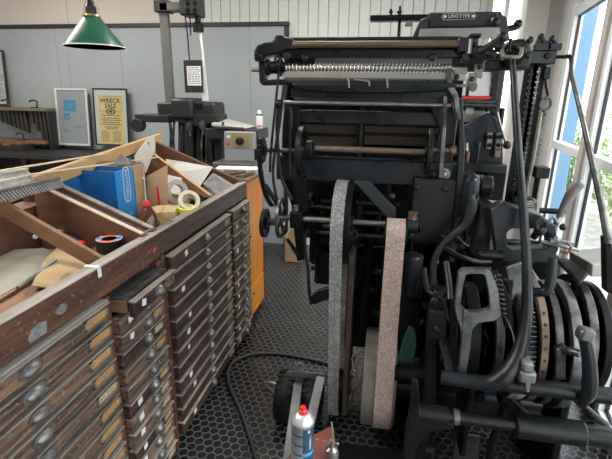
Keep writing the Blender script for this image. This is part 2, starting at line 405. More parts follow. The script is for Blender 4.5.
# window wall on the right: runs at a slight angle
wd = V((.1235, 1, 0)).normalized(); wn = V((wd.y, -wd.x, 0))
def W(y, z, o=0.): return V((wx(y), y, z))+wn*o
def wbox(m, y0, y1, z0, z1, o0, o1):
    return m.hexa([W(y0, z0, o0), W(y0, z0, o1), W(y1, z0, o1), W(y1, z0, o0), W(y0, z1, o0), W(y0, z1, o1), W(y1, z1, o1), W(y1, z1, o0)])
YM = (4.28, 3.32, 2.3, 1.2, .1, -1.0, -2.1)
m = MB('wall_white'); wbox(m, YM[0]+.08, WYB+.1, 0, 3.1, 0, .025); wbox(m, -2.6, YM[0]+.08, 2.42, 3.1, 0, .14); wbox(m, -2.6, YM[-1], 0, 2.42, 0, .14)
struct(m.build('wall_right'))
for i in range(6):
    y1, y0 = YM[i]-.045 if i else YM[0]+.06, YM[i+1]+.045
    f = MB('frame_white')
    for a, b, c, d in ((y0, y0+.06, .02, 2.4), (y1-.06, y1, .02, 2.4), (y0+.06, y1-.06, .02, .1), (y0+.06, y1-.06, 2.33, 2.4), (y0+.06, y1-.06, 1.265, 1.325)):
        wbox(f, a, b, c, d, .0, .07)
    f.use('black_plastic')
    for a, b, c, d in ((y0+.06, y0+.07, .1, 2.33), (y1-.07, y1-.06, .1, 2.33), (y0+.07, y1-.07, 2.32, 2.33), (y0+.07, y1-.07, .1, .11)):
        wbox(f, a, b, c, d, .03, .05)
    w = struct(f.build('window_%d' % (4+i) if i > 1 else 'window_%d' % (i+1), bevel=.003))
    g = MB('glass'); wbox(g, y0+.06, y1-.06, .1, 1.265, .038, .042); wbox(g, y0+.06, y1-.06, 1.325, 2.33, .038, .042); g.build('glass_pane', w, smooth=0)
    if i < 6:
        mm = MB('frame_tan'); wbox(mm, YM[i+1]-.045, YM[i+1]+.045, 0, 2.42, -.02, .09); struct(mm.build('trim_%d' % (i+2), bevel=.004))
# outdoors
struct(MB('exterior_ground').box((wx(-2.6)+.05, -6, -.12), (14, 16, -.05)).build('exterior_ground', smooth=0))
struct(MB('concrete').box((-3, WYB+.3, -.12), (1.9, 16, -.05)).build('exterior_path', smooth=0))
bx = PY(577, 100, 5.6).x+.06
bp = MB('blue_paint').box((bx-.5, 5.6, -.05), (bx, 5.95, 3.6)).build('blue_pillar', bevel=.02); struct(bp)
def bush(x, y, h, w, m, label, n=2600):
    t = thing('bush', label, 'bush', (x, y, -.05), 'bushes outside the windows')
    s = MB('bark')
    for k in range(7):
        a = random.uniform(0, 6.28); r = random.uniform(.2, .7)*w
        s.tube([(x, y, -.05), (x+math.cos(a)*r*.4, y+math.sin(a)*r*.4, h*.4), (x+math.cos(a)*r, y+math.sin(a)*r, h*random.uniform(.7, .95))], [.02, .012, .004], n=6, k=3)
    s.build('stem', t)
    l = MB(m)
    for k in range(n):
        while True:
            p = V((random.uniform(-1, 1), random.uniform(-1, 1), random.uniform(-1, 1)))
            if .35 < p.length < 1 and random.random() < p.length: break
        c = V((x+p.x*w, y+p.y*w, h*.55+p.z*h*.5)); d = V((random.gauss(0, 1), random.gauss(0, 1), random.gauss(0, .6))).normalized()
        sd, u = _frame(d); L = random.uniform(.06, .13)
        l.add([c, c+d*L*.5+sd*L*.25+u*L*.05, c+d*L, c+d*L*.5-sd*L*.25+u*L*.05], [(0, 1, 2, 3)])
    l.build('foliage', t, smooth=0)
p = PY(568, 185, 7.0); bush(p.x+.2, 7.4, 1.15, .55, 'leaf', 'low green bush on the gravel beside the blue pillar')
p = PY(606, 190, 6.2); bush(p.x+.5, 6.0, 1.05, .55, 'leaf_pale', 'pale green bush outside, seen through the lower pane of the second window')
p = PY(606, 80, 9.5); bush(p.x+.6, 9.5, 2.6, 1.1, 'leaf', 'tall green bush at the far side of the gravel', 2500)

# fill lights added under the ceiling, out of frame, to brighten the room
for i, (x, y) in enumerate(((-3.2, 1.2), (-1.6, .6), (-3.2, 3.3), (-.6, 3.2))):
    t = thing('ceiling_light', 'long white ceiling light mounted above the machines', 'ceiling light', (x, y, 3.02), 'ceiling lights')
    MB('white_enamel').box((x-.65, y-.1, 3.05), (x+.65, y+.1, 3.1)).build('housing', t, bevel=.005)
    MB('lamp_tube').box((x-.6, y-.07, 3.03), (x+.6, y+.07, 3.05)).build('diffuser', t, bevel=.004)
    ld = bpy.data.lights.new('area', 'AREA'); ld.shape = 'RECTANGLE'; ld.size = 1.2; ld.size_y = .3; ld.energy = FILL_W; ld.color = (1, .95, .88)
    lo = bpy.data.objects.new('ceiling_light_glow', ld); COL.objects.link(lo); lo.location = (0, 0, 0); lo.parent = t

# ================================================================== TYPE CABINETS
XF = -.905
def endtop(x): return 1.1+.40*(-.905-x)
def end_panel(m, y0, y1, x1=-1.53):
    pts = [(-.93, y0, .03), (-.93, y0, endtop(-.93)), (x1, y0, endtop(x1)), (x1, y0, .03)]
    return m.prism(pts, (0, y1-y0, 0))
def pull(kind, y, z, x, parent):
    m = MB('pull_metal'); n = 20
    a, b = (.031, .0165) if kind == 'oval' else (.022, .021)
    # flange: flat elliptical ring plate
    ring0 = [(x, y+a*1.38*math.cos(t), z+b*1.4*math.sin(t)) for t in [2*math.pi*i/n for i in range(n)]]
    m.prism(ring0, (.004, 0, 0))
    rings = []
    for i in range(7):
        th = math.pi/2*i/6; r = max(math.cos(th), .03); h = math.sin(th)*(.015 if kind == 'oval' else .02)
        rings.append([(x+.003+h, y+a*r*math.cos(t), z+b*r*math.sin(t)-.004*math.sin(th)) for t in [2*math.pi*i2/n for i2 in range(n)]])
    m.loft(rings)
    return m.build('cup_pull', parent, smooth=50)
def holder(y, z, x, parent, w=.095, card='card_orange', h=.033):
    m = MB('holder'); hw, hh = w/2, h/2
    for a, b, c, d in ((-hw, -hw+.009, -hh, hh), (hw-.009, hw, -hh, hh), (-hw, hw, -hh, -hh+.006), (-hw, hw, hh-.005, hh)):
        m.box((x, y+a, z+c), (x+.004, y+b, z+d))
    m.use(card).box((x, y-hw+.006, z-hh+.004), (x+.002, y+hw-.006, z+hh-.004))
    m.use('drawer_lip')
    if card != 'none':
        for k in range(5): m.box((x+.002, y-hw+.016+k*w*.145, z-.003), (x+.0025, y-hw+.016+k*w*.145+w*.09, z+.003))
    return m.build('label_holder', parent, smooth=0)
def drawer(y0, y1, zc, xf, parent, kind, py, hy, hw, hcard, wood, tagm=None, ty=None, pulled=0, hh=.031, depth=.03):
    xf = xf+pulled
    m = MB(wood)
    m.box((xf-(.02 if pulled else depth), y0, zc-hh), (xf, y1, zc+hh-.004))
    m.use('drawer_lip').box((xf-(.02 if pulled else depth), y0-.001, zc+hh-.006), (xf+.007, y1+.001, zc+hh+.001))
    if pulled:
        m.use('mid_wood').box((xf-.3, y0+.004, zc-.02), (xf-depth, y0+.012, zc+.026)).box((xf-.3, y1-.012, zc-.02), (xf-depth, y1-.004, zc+.026)).box((xf-.3, y0+.01, zc-.02), (xf-depth, y1-.01, zc-.012))
    d = m.build('drawer', parent, bevel=.0025)
    pull(kind, py, zc-.002, xf, d)
    if hw: holder(hy, zc+.002, xf, d, hw, hcard)
    if tagm:
        s = random.uniform(.011, .016)
        r = random.uniform(-.3, .3)
        MB(tagm).prism([(xf+.0008, ty+(-s*math.cos(r)+s*.8*math.sin(r)*q), zc-s*.9*q-s*math.sin(r)) for q in (-1, 1)]+[(xf+.0008, ty+(s*math.cos(r)+s*.8*math.sin(r)*q), zc-s*.9*q+s*math.sin(r)) for q in (1, -1)], (.0008, 0, 0)).build('paper_tag', d, smooth=0)
    return d
GC = 'type cabinets along the left'
c1 = thing('type_cabinet', 'nearest worn dark wooden type cabinet with oval cup pulls and cluttered tray top', 'cabinet', (-1.22, .95, 0), GC)
Y0 = .30
m = MB('dark_wood').box((-1.52, Y0+.03, 0), (-.945, 1.575, .985)); m.build('carcass', c1, bevel=.003)
MB('dark_wood').box((-.945, Y0, .994), (-.905, 1.607, 1.1)).build('front_rail', c1, bevel=.004)
m = MB('drawer_lip').box((-.95, Y0, 1.1), (-.902, 1.607, 1.104)); m.build('rail_top_edge', c1, bevel=.001)
o = MB('steel_plate').box((-.94, Y0, .984), (-.882, 1.205, .992)).build('rail_lip', c1, bevel=.001); o['label'] = 'pale strip above the topmost wide drawer'
MB('red_wood').box((-.945, 1.213, 0), (-.9, 1.243, .985)).build('front_stile', c1, bevel=.003); MB('red_wood').box((-.945, 1.566, 0), (-.9, 1.607, .985)).build('front_stile', c1, bevel=.003)
end_panel(MB('inner_wood'), Y0, Y0+.03).build('end_panel', c1, bevel=.003)
e = end_panel(MB('inner_wood'), 1.535, 1.56, -1.40).build('end_panel', c1, bevel=.003)
MB('bench_black').prism([(-.93, 1.56, 1.0), (-.93, 1.56, endtop(-.93)-.012), (-1.40, 1.56, endtop(-1.40)-.012), (-1.40, 1.56, 1.0)], (0, .047, 0)).build('end_filler', c1, bevel=.002)
MB('pale_wood').bar((-.94, 1.547, endtop(-.94)+.001), (-1.40, 1.547, endtop(-1.40)+.001), .022, .004).build('end_panel_edge', e)
MB('inner_wood').box((-1.53, Y0+.03, .985), (-1.42, 1.607, 1.2)).build('back_board', c1, bevel=.003)
MB('mid_wood').box((-1.42, Y0+.03, .985), (-.945, 1.577, 1.02)).build('tray_floor', c1)
m = MB('dark_wood').box((-1.5, .02+Y0, -.0), (-.93, 1.6, .03)); m.build('plinth', c1)
for (px, py, a) in ((61, 309, .016), (37, 331, .03)):
    q = PX(px, py, -.9045); m = MB('cloth_metal')
    if a < .02: m.prism([(q.x, q.y+.022*math.cos(t), q.z+.015*math.sin(t)) for t in [2*math.pi*i/18 for i in range(18)]], (.003, 0, 0))
    else: m.prism([(q.x, q.y-.035, q.z-.006), (q.x, q.y-.03, q.z-.02), (q.x, q.y+.03, q.z-.02), (q.x, q.y+.036, q.z+.012), (q.x, q.y+.01, q.z+.02), (q.x, q.y-.02, q.z+.014)], (.002, 0, 0))
    m.build('maker_plate', c1)
q = PX(154, 250, -.9045); MB('red_sticker').prism([(q.x, q.y+.012*math.cos(t), q.z+.015*math.sin(t)) for t in [2*math.pi*i/18 for i in range(18)]], (.0015, 0, 0)).use('white_tag').text('19', (q.x+.002, q.y, q.z), (0, 1, 0), (0, 0, 1), .014).build('round_sticker', c1, smooth=0)
for k in range(13):
    z = .951-.0715*k
    drawer(.525, 1.208, z, -.885, c1, 'oval', .866+random.uniform(-.006, .006), 1.145+random.uniform(-.01, .01), .115, 'card_orange' if k % 5 != 4 else 'card_cream', 'drawer_wood')
for k in range(13):
    z = .936-.0715*k
    tg = random.random() < .75
    drawer(1.25+random.uniform(-.004, .004), 1.558, z, -.878+random.uniform(-.006, .006), c1, 'small', 1.425, 1.505, .075, random.choice(['card_orange', 'card_orange', 'card_cream', 'drawer_dark']),
           'drawer_wood' if k % 3 else 'drawer_dark', 'white_tag' if tg or k < 3 else None, 1.315, .055 if k == 0 else 0)
m = MB('grey_steel')   # rows of metal type in the open drawer
for r in range(3):
    for i in range(46): m.box((-.945+r*.034, 1.262+i*.0063, .94), (-.916+r*.034, 1.266+i*.0063, .968+random.uniform(-.002, .002)))
for o in [o for o in c1.children if o.name.startswith('drawer')][13:14]:
    t_ = m.build('metal_type', o, smooth=0); t_['kind'] = 'stuff'

c2 = thing('type_cabinet', 'farther dark wooden type cabinet with round pulls, holding the tapes and cartons', 'cabinet', (-1.22, 2.2, 0), GC)
MB('dark_wood').box((-1.52, 1.64, 0), (-.945, 2.775, .985)).build('carcass', c2, bevel=.003)
MB('drawer_dark').box((-.945, 1.613, 1.0), (-.905, 2.80, 1.1)).build('front_rail', c2, bevel=.004)
MB('drawer_lip').box((-.95, 1.613, 1.1), (-.902, 2.8, 1.104)).build('rail_top_edge', c2, bevel=.001)
for ya, yz in ((1.613, 1.638), (2.412, 2.428), (2.775, 2.8)): MB('dark_wood').box((-.945, ya, 0), (-.9, yz, .999)).build('front_stile', c2, bevel=.003)
e = end_panel(MB('inner_wood'), 1.613, 1.643, -1.42).build('end_panel', c2, bevel=.003)
MB('drawer_lip').bar((-.94, 1.628, endtop(-.94)+.001), (-1.42, 1.628, endtop(-1.42)+.001), .026, .004).build('end_panel_edge', e)
end_panel(MB('inner_wood'), 2.77, 2.80).build('end_panel', c2, bevel=.003)
MB('inner_wood').box((-1.53, 1.613, .985), (-1.505, 2.77, 1.27)).build('back_board', c2, bevel=.003)
MB('mid_wood').box((-1.505, 1.643, .985), (-.945, 2.77, 1.06)).build('tray_floor', c2)
MB('dark_wood').box((-1.5, 1.62, 0), (-.93, 2.79, .03)).build('plinth', c2)
for k in range(12):
    z = .95-.0785*k
    tg = random.choice(['white_tag', 'white_tag', 'can_grey', None])
    drawer(1.65, 2.405, z, -.88, c2, 'small', 2.035, 2.335, .08, random.choice(['card_orange', 'card_cream', 'drawer_dark', 'card_orange']) if k > 1 else 'card_orange', 'drawer_dark', tg, 1.76+random.uniform(-.02, .05), hh=.034)
for k in range(12):
    z = .955-.0785*k
    tg = 'white_tag' if random.random() < .8 else None
    drawer(2.437, 2.768, z, -.876, c2, 'small', 2.62, 2.705, .06, random.choice(['card_cream', 'drawer_dark', 'card_orange']), 'drawer_dark', tg, 2.5, hh=.034)
q = PX(245, 192, -.9045); MB('red_sticker').box((q.x, q.y-.012, q.z-.018), (q.x+.001, q.y+.016, q.z+.018)).build('red_sticker', c2, smooth=0)

# orange cabinet behind
oc = thing('side_cabinet', 'plain orange-stained wooden cabinet at the far end of the type cabinets', 'cabinet', (-1.2, 3.03, 0))
MB('orange_wood').box((-1.5, 2.83, .06), (-.93, 3.22, 1.09)).build('body', oc, bevel=.004)
m = MB('orange_wood').box((-.93, 2.835, .3), (-.912, 3.215, 1.085)); d = m.build('door', oc, bevel=.004)
m = MB('orange_wood').box((-.93, 2.835, .06), (-.908, 3.215, .29)); d2 = m.build('drawer', oc, bevel=.004)
MB('steel').cyl((-.91, 2.92, .235), (-.895, 2.92, .235), .012).build('knob', d2)
MB('steel').cyl((-.915, 2.86, .7), (-.895, 2.86, .7), .01).build('knob', d)
MB('dark_iron').box((-1.48, 2.85, 0), (-.95, 3.2, .06)).build('plinth', oc)
MB('mid_wood').box((-1.51, 2.825, 1.09), (-.9, 3.225, 1.11)).build('top_board', oc, bevel=.003)
# ================================================================== TRAY CONTENTS
ZT = 1.06
def solo(m, name, label, cat, bevel=0, group=None, smooth=35): return tag(m.build(name, None, bevel, smooth), label, cat, group)
# long light beam across the back
a, b = PX(0, 196, -1.30), PX(160, 138, -1.56); d = b-a
solo(MB('light_wood').bar(a-d*.12, b, .03, .062), 'wooden_beam', 'long light yellowish wooden beam lying across the backs of both type cabinets', 'beam', .003)
a, b = PY(0, 206, 1.25), PX(107, 267, -.945); dd = (b-a)
solo(MB('mid_wood').bar(a-dd*.25, b, .022, .05).use('light_wood').bar(a-dd*.25+V((0, 0, .0265)), b+V((0, 0, .0265)), .022, .003), 'wooden_batten', 'wooden batten leaning diagonally over the near tray onto its front rail', 'slat', .002)
solo(MB('pale_wood').bar(PX(0, 171, -1.30), PX(110, 153, -1.42), .014, .006, w1=.01), 'wooden_lath', 'thin pale lath under the long beam, thicker of the two', 'lath', .001, 'pale laths under the long beam')
solo(MB('pale_wood').bar(PX(28, 175, -1.29), PX(159, 157, -1.33), .014, .006, w1=.01), 'wooden_lath', 'thin pale lath pointing to the steel scoop on the blue file', 'lath', .001, 'pale laths under the long beam')
# toothed strips at the left
def comb(p0, p1, mt, label, h, n, tl):
    p0, p1 = V(p0), V(p1); m = MB(mt); m.bar(p0, p1, .022, h); sd, u = _frame(p1-p0)
    for i in range(n):
        c = p0.lerp(p1, (i+.5)/n)
        m.bar(c, c+sd*tl*.6-u*tl*.75, .45*(p1-p0).length/n, .006)
    return solo(m, 'toothed_strip', label, 'toothed strip', 0, 'toothed strips on the near cabinet')
comb(PX(-14, 175, -1.30), PX(26, 169, -1.35), 'comb_pale', 'short pale green toothed strip, uppermost, under the long beam', .006, 17, .026)
comb(PX(-14, 184, -1.26), PX(30, 175, -1.31), 'comb_pale', 'pale cream toothed strip between the green and the dark grey strips', .006, 19, .028)
comb(PX(-14, 193, -1.22), PX(58, 178, -1.29), 'comb_grey', 'dark grey toothed strip with long teeth beside the blue file', .008, 24, .045)
# grey sheet, kraft envelope, steel tube
a = [PZ(-20, 262, 1.06), PZ(-20, 290, 1.03), PZ(0, 296, 1.03), PZ(37, 272, 1.03), PZ(62, 254, 1.04), PZ(40, 247, 1.08), PZ(0, 246, 1.09)]
solo(MB('grey_sheet').prism([PZ(-16, 252, 1.05), PZ(-16, 306, 1.03), PZ(36, 277, 1.03), PZ(60, 256, 1.035), PZ(44, 249, 1.05)], (0, 0, .004)), 'grey_sheet', 'greyish flat card sheet lying in the near tray', 'sheet')
def puffy(mt, pts, z, h):
    m = MB(mt); c = sum((V(p) for p in pts), V())/len(pts); rings = []
    for s_, hh in ((1, 0), (1, .003), (.94, h*.6), (.7, h), (.35, h*.9), (.05, h*.95)): rings.append([c+(V(p)-c)*s_+V((0, 0, hh)) for p in pts])
    return m.loft(rings)
pts = [PZ(32, 286, 1.04), PZ(60, 290, 1.03), PZ(80, 276, 1.03), PZ(91, 265, 1.03), PZ(75, 257, 1.04), PZ(58, 249, 1.05), PZ(44, 262, 1.05)]
solo(puffy('kraft', pts, 0, .022), 'kraft_envelope', 'crumpled brown paper bag beside the steel tube', 'paper bag', smooth=20)
solo(MB('galvanised').cyl(PZ(18, 288, 1.045), PZ(55, 260, 1.07), .0075), 'steel_tube', 'thin grey metal tube lying on the brown paper bag', 'tube')
solo(MB('mid_wood').bar(PZ(-5, 303, 1.02), PZ(33, 280, 1.02), .035, .025), 'wooden_strip', 'plain wooden strip lying in front of the grey sheet', 'strip', .002)
solo(MB('paper_shade').prism([PZ(39, 294, 1.012), PZ(54, 292, 1.012), PZ(57, 289, 1.012), PZ(42, 289.5, 1.012)], (0, 0, .003)), 'paper_scrap', 'small pale paper scrap below the brown paper bag', 'paper')
for i, (x0, y0, x1, y1) in enumerate(((3, 312, 22, 300), (8, 316, 30, 303))):
    solo(MB('leather').tube([PZ(x0, y0, 1.006), PZ((x0+x1)/2, (y0+y1)/2-1, 1.008), PZ(x1, y1, 1.006)], .004), 'wooden_sliver', ['short dark strip of wood in the near tray, the one nearer the grey sheet', 'short dark strip of wood in the near tray, the one nearer the front rail'][i], 'strip', group='dark strips in the near tray')
# white clip over the rail
q = PX(100, 276, -.9)
solo(MB('white_tag').box((-.95, q.y-.009, 1.1045), (-.899, q.y+.009, 1.1075)).box((-.9015, q.y-.009, 1.07), (-.899, q.y+.009, 1.1075)), 'white_clip', 'small white strip folded over the near front rail', 'clip', .0008)
# black tape roll with printed core
def roll(name, label, c, ax, ri, ro, w, m1, mcore, cat='tape'):
    t = thing(name, label, cat, V(c)-V((0, 0, ro if abs(V(ax).z) < .6 else w/2)))
    MB(m1).ring(c, ax, ri+.003, ro, w, 40).build('tape', t, bevel=.001); MB(mcore).ring(c, ax, ri, ri+.003, w*.98, 40).build('core', t); return t
c = PZ(110, 245, 1.075)
t = thing('tape_roll', 'black tape roll with a red, white and blue top beside the wooden batten', 'tape', (c.x, c.y, 1.05))
MB('tape_black').ring((c.x, c.y, 1.077), (0, 0, 1), .036, .052, .05, 40).build('tape', t, bevel=.001)
m = MB('white_tag').ring((c.x, c.y, 1.1025), (0, 0, 1), .03, .049, .0015, 40)
m.use('red_plastic').ring((c.x, c.y, 1.1035), (0, 0, 1), .031, .046, .001, 8, 200, 300).ring((c.x, c.y, 1.1035), (0, 0, 1), .031, .046, .001, 8, 20, 110)
m.use('tape_blue').ring((c.x, c.y, 1.1035), (0, 0, 1), .031, .046, .001, 8, 130, 190).ring((c.x, c.y, 1.1035), (0, 0, 1), .031, .046, .001, 6, 315, 365)
m.use('can_light_blue').text('tesa', (c.x+.002, c.y+.038, 1.1045), (1, 0, 0), (0, 1, 0), .012); m.build('printed_ring', t)
# wooden box that the black roll stands on
m = MB('mid_wood').box((c.x-.09, c.y-.07, 1.02), (c.x+.07, c.y+.05, 1.0505)); solo(m, 'wooden_block', 'low wooden block under the black tape roll', 'block', .002)
# glue bottle
a = PZ(48, 231, 1.09); b = PZ(80, 243, 1.075)
t = thing('glue_bottle', 'lying black and orange bottle with a red cap behind the wooden batten', 'bottle', (a+b)/2-V((0, 0, .024))); d = (b-a); L = d.length; d.normalize()
MB('black_plastic').lathe([(.002, L*.5), (.026, L*.51), (.026, L*.85), (.018, L*.95), (.01, L)], a, d).build('bottle', t)
MB('white_tag').lathe([(.0258, 0), (.0262, .002), (.0262, L*.2), (.0258, L*.2)], a, d).use('orange_plastic').lathe([(.0258, L*.2), (.0262, L*.2), (.0262, L*.5), (.0258, L*.5)], a, d).use('tape_blue').ring(a+d*L*.38, d, .0258, .0265, .02).build('label_sleeve', t)
MB('red_plastic').lathe([(.011, L*.97), (.013, L), (.013, L+.025), (.009, L+.03)], a, d).build('cap', t)
# white bottle lying by
a = PZ(14, 236, 1.06); solo(MB('white_paint').lathe([(.001, 0), (.02, .002), (.02, .1), (.01, .12), (.008, .14)], a, (.9, -.2, .1)), 'white_tube', 'white tube lying at the left behind the wooden batten', 'tube')

# blue magazine file with cardboard behind
yb = 1.80; xL = PY(57, 168, yb).x; xR = PY(115, 172, yb).x; zb = PY(118, 172, yb).z; zl = PY(58, 168, yb).z-.004
t = thing('magazine_file', 'blue card magazine file with an outlined white word on its spine', 'file box', ((xL+xR)/2, 1.86, ZT))
pr = [(xL, yb, ZT), (xR, yb, ZT), (xR, yb, zb), (xL, yb, zl)]
m = MB('blue_card').prism(pr, (0, .004, 0)).prism([V(p)+V((0, .13, 0)) for p in pr], (0, .004, 0)).box((xL, yb, ZT), (xR, yb+.134, ZT+.004))
m.prism([(xL, yb, zl-.1), (xL, yb+.134, zl-.1), (xL, yb+.134, zl-.01), (xL, yb, zl-.01)], (.003, 0, 0)).build('sleeve', t)
m = MB('blue_label').box((xR-.003, yb-.001, ZT), (xR+.004, yb+.136, zb)); cy, cz = yb+.075, (zb+ZT)/2+.055
hw, hh = .028, .085
m.use('white_tag')
outer = []; inner = []
for i in range(32):
    tt = 2*math.pi*i/32; ccy = math.copysign(abs(math.cos(tt))**.5, math.cos(tt)); ccz = math.copysign(abs(math.sin(tt))**.5, math.sin(tt))
    outer.append((xR+.0048, cy+hw*ccy, cz+hh*ccz)); inner.append((xR+.0048, cy+(hw-.005)*ccy, cz+(hh-.006)*ccz))
m.loft([outer, inner], caps=False)
m.text('RATIONELL', (xR+.005, cy, cz), (0, 0, -1), (0, 1, 0), .029, squash=.95)
m.text('8', (xR+.005, cy+.01, ZT+.035), (0, 1, 0), (0, 0, 1), .02); m.build('spine', t)
m = MB('steel')
for px, py in ((109, 202), (115, 199)): q = PY(px, py, yb); m.lathe([(.004, .0), (.004, .0015), (.002, .002)], q, (0, -1, 0), 10)
m.build('rivet', t)
m = MB('paper').box((xL+.03, yb+.02, ZT+.01), (xR-.03, yb+.115, zb-.02)); solo(m, 'paper_stack', 'upright sheaf of paper inside the blue magazine file', 'paper')
yk = yb+.142
m = MB('cardboard').box((xL+.02, yk, ZT), (xR+.006, yk+.10, zb+.008)).use('red_wood').box((xL+.02, yk-.0, zb+.008), (xR+.002, yk+.09, zb+.01))
solo(m, 'cardboard_box', 'upright brown cardboard box directly behind the blue magazine file', 'box', .002)
# steel scoop on top of the box
q = PX(133, 165, xR-.04); z = zb+.012
m = MB('galvanised').add([(q.x-.05, yk-.02, z), (q.x+.03, yk+.0, z), (q.x-.01, yk+.06, z+.005), (q.x-.015, yk+.0, z+.05), (q.x+.028, yk+.02, z+.02)], [(0, 1, 3), (1, 4, 3), (4, 2, 3), (2, 0, 3), (0, 1, 4, 2)])
m.use('black_plastic').tube([(q.x+.0, yk+.012, z+.026), (q.x+.02, yk+.02, z+.03), (q.x+.03, yk+.02, z+.022)], .003, n=6)
solo(m, 'steel_scoop', 'small folded sheet-metal scoop on top of the cardboard box', 'scoop', smooth=0)
# clear scraper / set square leaning on the beam
a = [PX(134, 156, -1.43), PX(148, 137, -1.43), PX(154, 136, -1.43), PX(155, 148, -1.43), PX(146, 172, -1.40), PX(138, 175, -1.40)]
m = MB('clear_sheet').prism(a, (.004, 0, 0)); h = PX(147.5, 144, -1.426)
m.use('mid_wood').prism([(h.x+.004, h.y+.016*math.cos(t), h.z+.014*math.sin(t)) for t in [2*math.pi*i/16 for i in range(16)]], (.0006, 0, 0))
solo(m, 'hanging_plate', 'pale translucent plate with a hole leaning against the long beam', 'plate', .001)
# oil can
c = V((-1.005, 1.705, ZT))
t = thing('oil_can', 'brown oil bottle with a red collar and tall thin spout beside the blue file', 'oil can', c)
MB('brown_glass').lathe([(.005, 0), (.046, .001), (.05, .02), (.05, .055), (.042, .09), (.024, .118), (.014, .13), (.012, .135)], c, n=28).build('bottle', t, smooth=60)
MB('red_plastic').lathe([(.012, .128), (.018, .13), (.018, .139), (.0145, .14), (.0145, .148), (.012, .15)], c, n=14).build('collar', t)
MB('oil_tin').tube([c+V((0, 0, .146)), c+V((0, 0, .22)), c+V((.0, .002, .30))], [.0065, .0045, .003], k=4).lathe([(.006, .235), (.0085, .238), (.0085, .25), (.006, .253)], c, n=12).tube([c+V((.0, .002, .30)), c+V((-.004, .0, .315)), c+V((-.02, -.006, .318))], [.003, .0025], n=8).build('spout', t)
# cardboard flap with red stroke
a = [PY(147, 215, 2.06), PY(147, 176, 2.06), PY(167, 165, 2.06), PY(168, 208, 2.06), PY(158, 216, 2.06)]
m = MB('cardboard').prism([V((p.x, p.y, max(p.z, ZT+.001))) for p in a], (0, .005, 0))
m.use('red_plastic').prism([PY(156.3, 187, 2.0592), PY(158, 186, 2.0592), PY(160.5, 204, 2.0592), PY(157.8, 206, 2.0592)], (0, -.0006, 0)); solo(m, 'cardboard_flap', 'torn cardboard flap marked with one red stroke', 'cardboard', smooth=0)
# small carton
q = PZ(166, 222, 1.045)
t = thing('carton', 'small open kraft carton between the oil can and the yellow tape', 'carton', (-1.04, 1.93, ZT))
m = MB('kraft'); m.cbox((-1.04, 1.93, ZT+.0305), (.11, .14, .06), (0, 0, 18)); m.build('box', t, bevel=.002)
m = MB('kraft'); m.cbox((-1.07, 1.88, ZT+.063), (.07, .09, .003), (8, -6, 18)); m.build('flap', t)
roll('tape_roll', 'cream masking tape roll leaning behind the kraft carton', PZ(189, 201, 1.135), (.5, -.6, .55), .034, .055, .026, 'tape_cream', 'paper_shade')
roll('tape_roll', 'yellow tape roll lying beside the kraft carton', PZ(185.5, 209.5, 1.10), (.15, -.1, .98), .032, .045, .032, 'tape_yellow', 'tape_cream')
c_ = PZ(185.5, 209.5, 1.10); m = MB('mid_wood').box((c_.x-.05, c_.y-.05, ZT), (min(c_.x+.05, -.95), c_.y+.05, 1.08)); solo(m, 'wooden_block', 'small wooden block under the yellow tape roll', 'block', .002)
roll('tape_roll', 'upright pale tape roll behind the cream masking tape', PZ(176, 192, 1.14), (.8, -.5, .2), .04, .07, .03, 'clear_sheet', 'paper_shade')
# black coil of cable
for i, (px, py, r, lab) in enumerate(((197, 207, .036, 'black coiled cable beside the masking tape, nearer coil'), (205, 202, .034, 'black coiled cable against the far front rail, farther coil'))):
    c = PZ(px, py, 1.105)+V((-.05, .09, -.005)); m = MB('black_plastic')
    for k in range(5):
        pts = [c+V((math.cos(a_)*(r-.003*k), math.sin(a_)*(r-.002*k)*.9, .008*k-.02+.012*math.sin(a_+k))) for a_ in [2*math.pi*j/14 for j in range(14)]]
        m.tube(pts, .0055, n=8, k=2, closed=True)
    if i == 0: m.use('silver').cyl(c+V((.01, -.02, .02)), c+V((.025, -.04, .035)), .005)
    solo(m, 'cable_coil', lab, 'cable', group='coiled cables in the far tray')
# sheets of paper
def sheet(ps, mt, label, lines=0, y=None, mink='ink'):
    ps = [V(p) for p in ps]; n = (ps[1]-ps[0]).cross(ps[3]-ps[0]).normalized()
    if n.z < 0: n = -n
    m = MB(mt).prism(ps, n*.0015)
    if lines:
        m.use(mink)
        for i in range(lines):
            f = (i+1)/(lines+1.5); a_ = ps[0].lerp(ps[3], f)+n*.002; b_ = ps[1].lerp(ps[2], f)+n*.002
            a2, b2 = a_.lerp(b_, .12), a_.lerp(b_, .12+random.uniform(.45, .75)); w = (ps[3]-ps[0])*.012
            m.add([a2, b2, b2+w, a2+w], [(0, 1, 2, 3)])
    return solo(m, 'paper_sheet', label, 'paper', group='papers in the far tray', smooth=0)
sheet([PY(166, 159, 2.75), PY(213, 167, 2.72), PY(199, 188, 2.6), PY(168, 174, 2.62)], 'paper', 'white printed sheet leaning in the far tray behind the dark plank', 9)
sheet([PY(164, 174, 2.4), PY(182, 178, 2.4), PY(180, 195, 2.3), PY(165, 192, 2.3)], 'paper', 'white note with blue handwriting behind the cardboard flap', 3, mink='ink_blue')
# plank crossing the far tray, from the back to the middle
a, b = PX(150, 156, -1.50), PX(211, 201, -.97); solo(MB('mid_wood').bar(a, b, .02, .065).use('light_wood').bar(a+V((0, 0, .034)), b+V((0, 0, .034)), .018, .003), 'wooden_plank', 'brown plank slanting across the far tray in front of the papers', 'plank', .002)
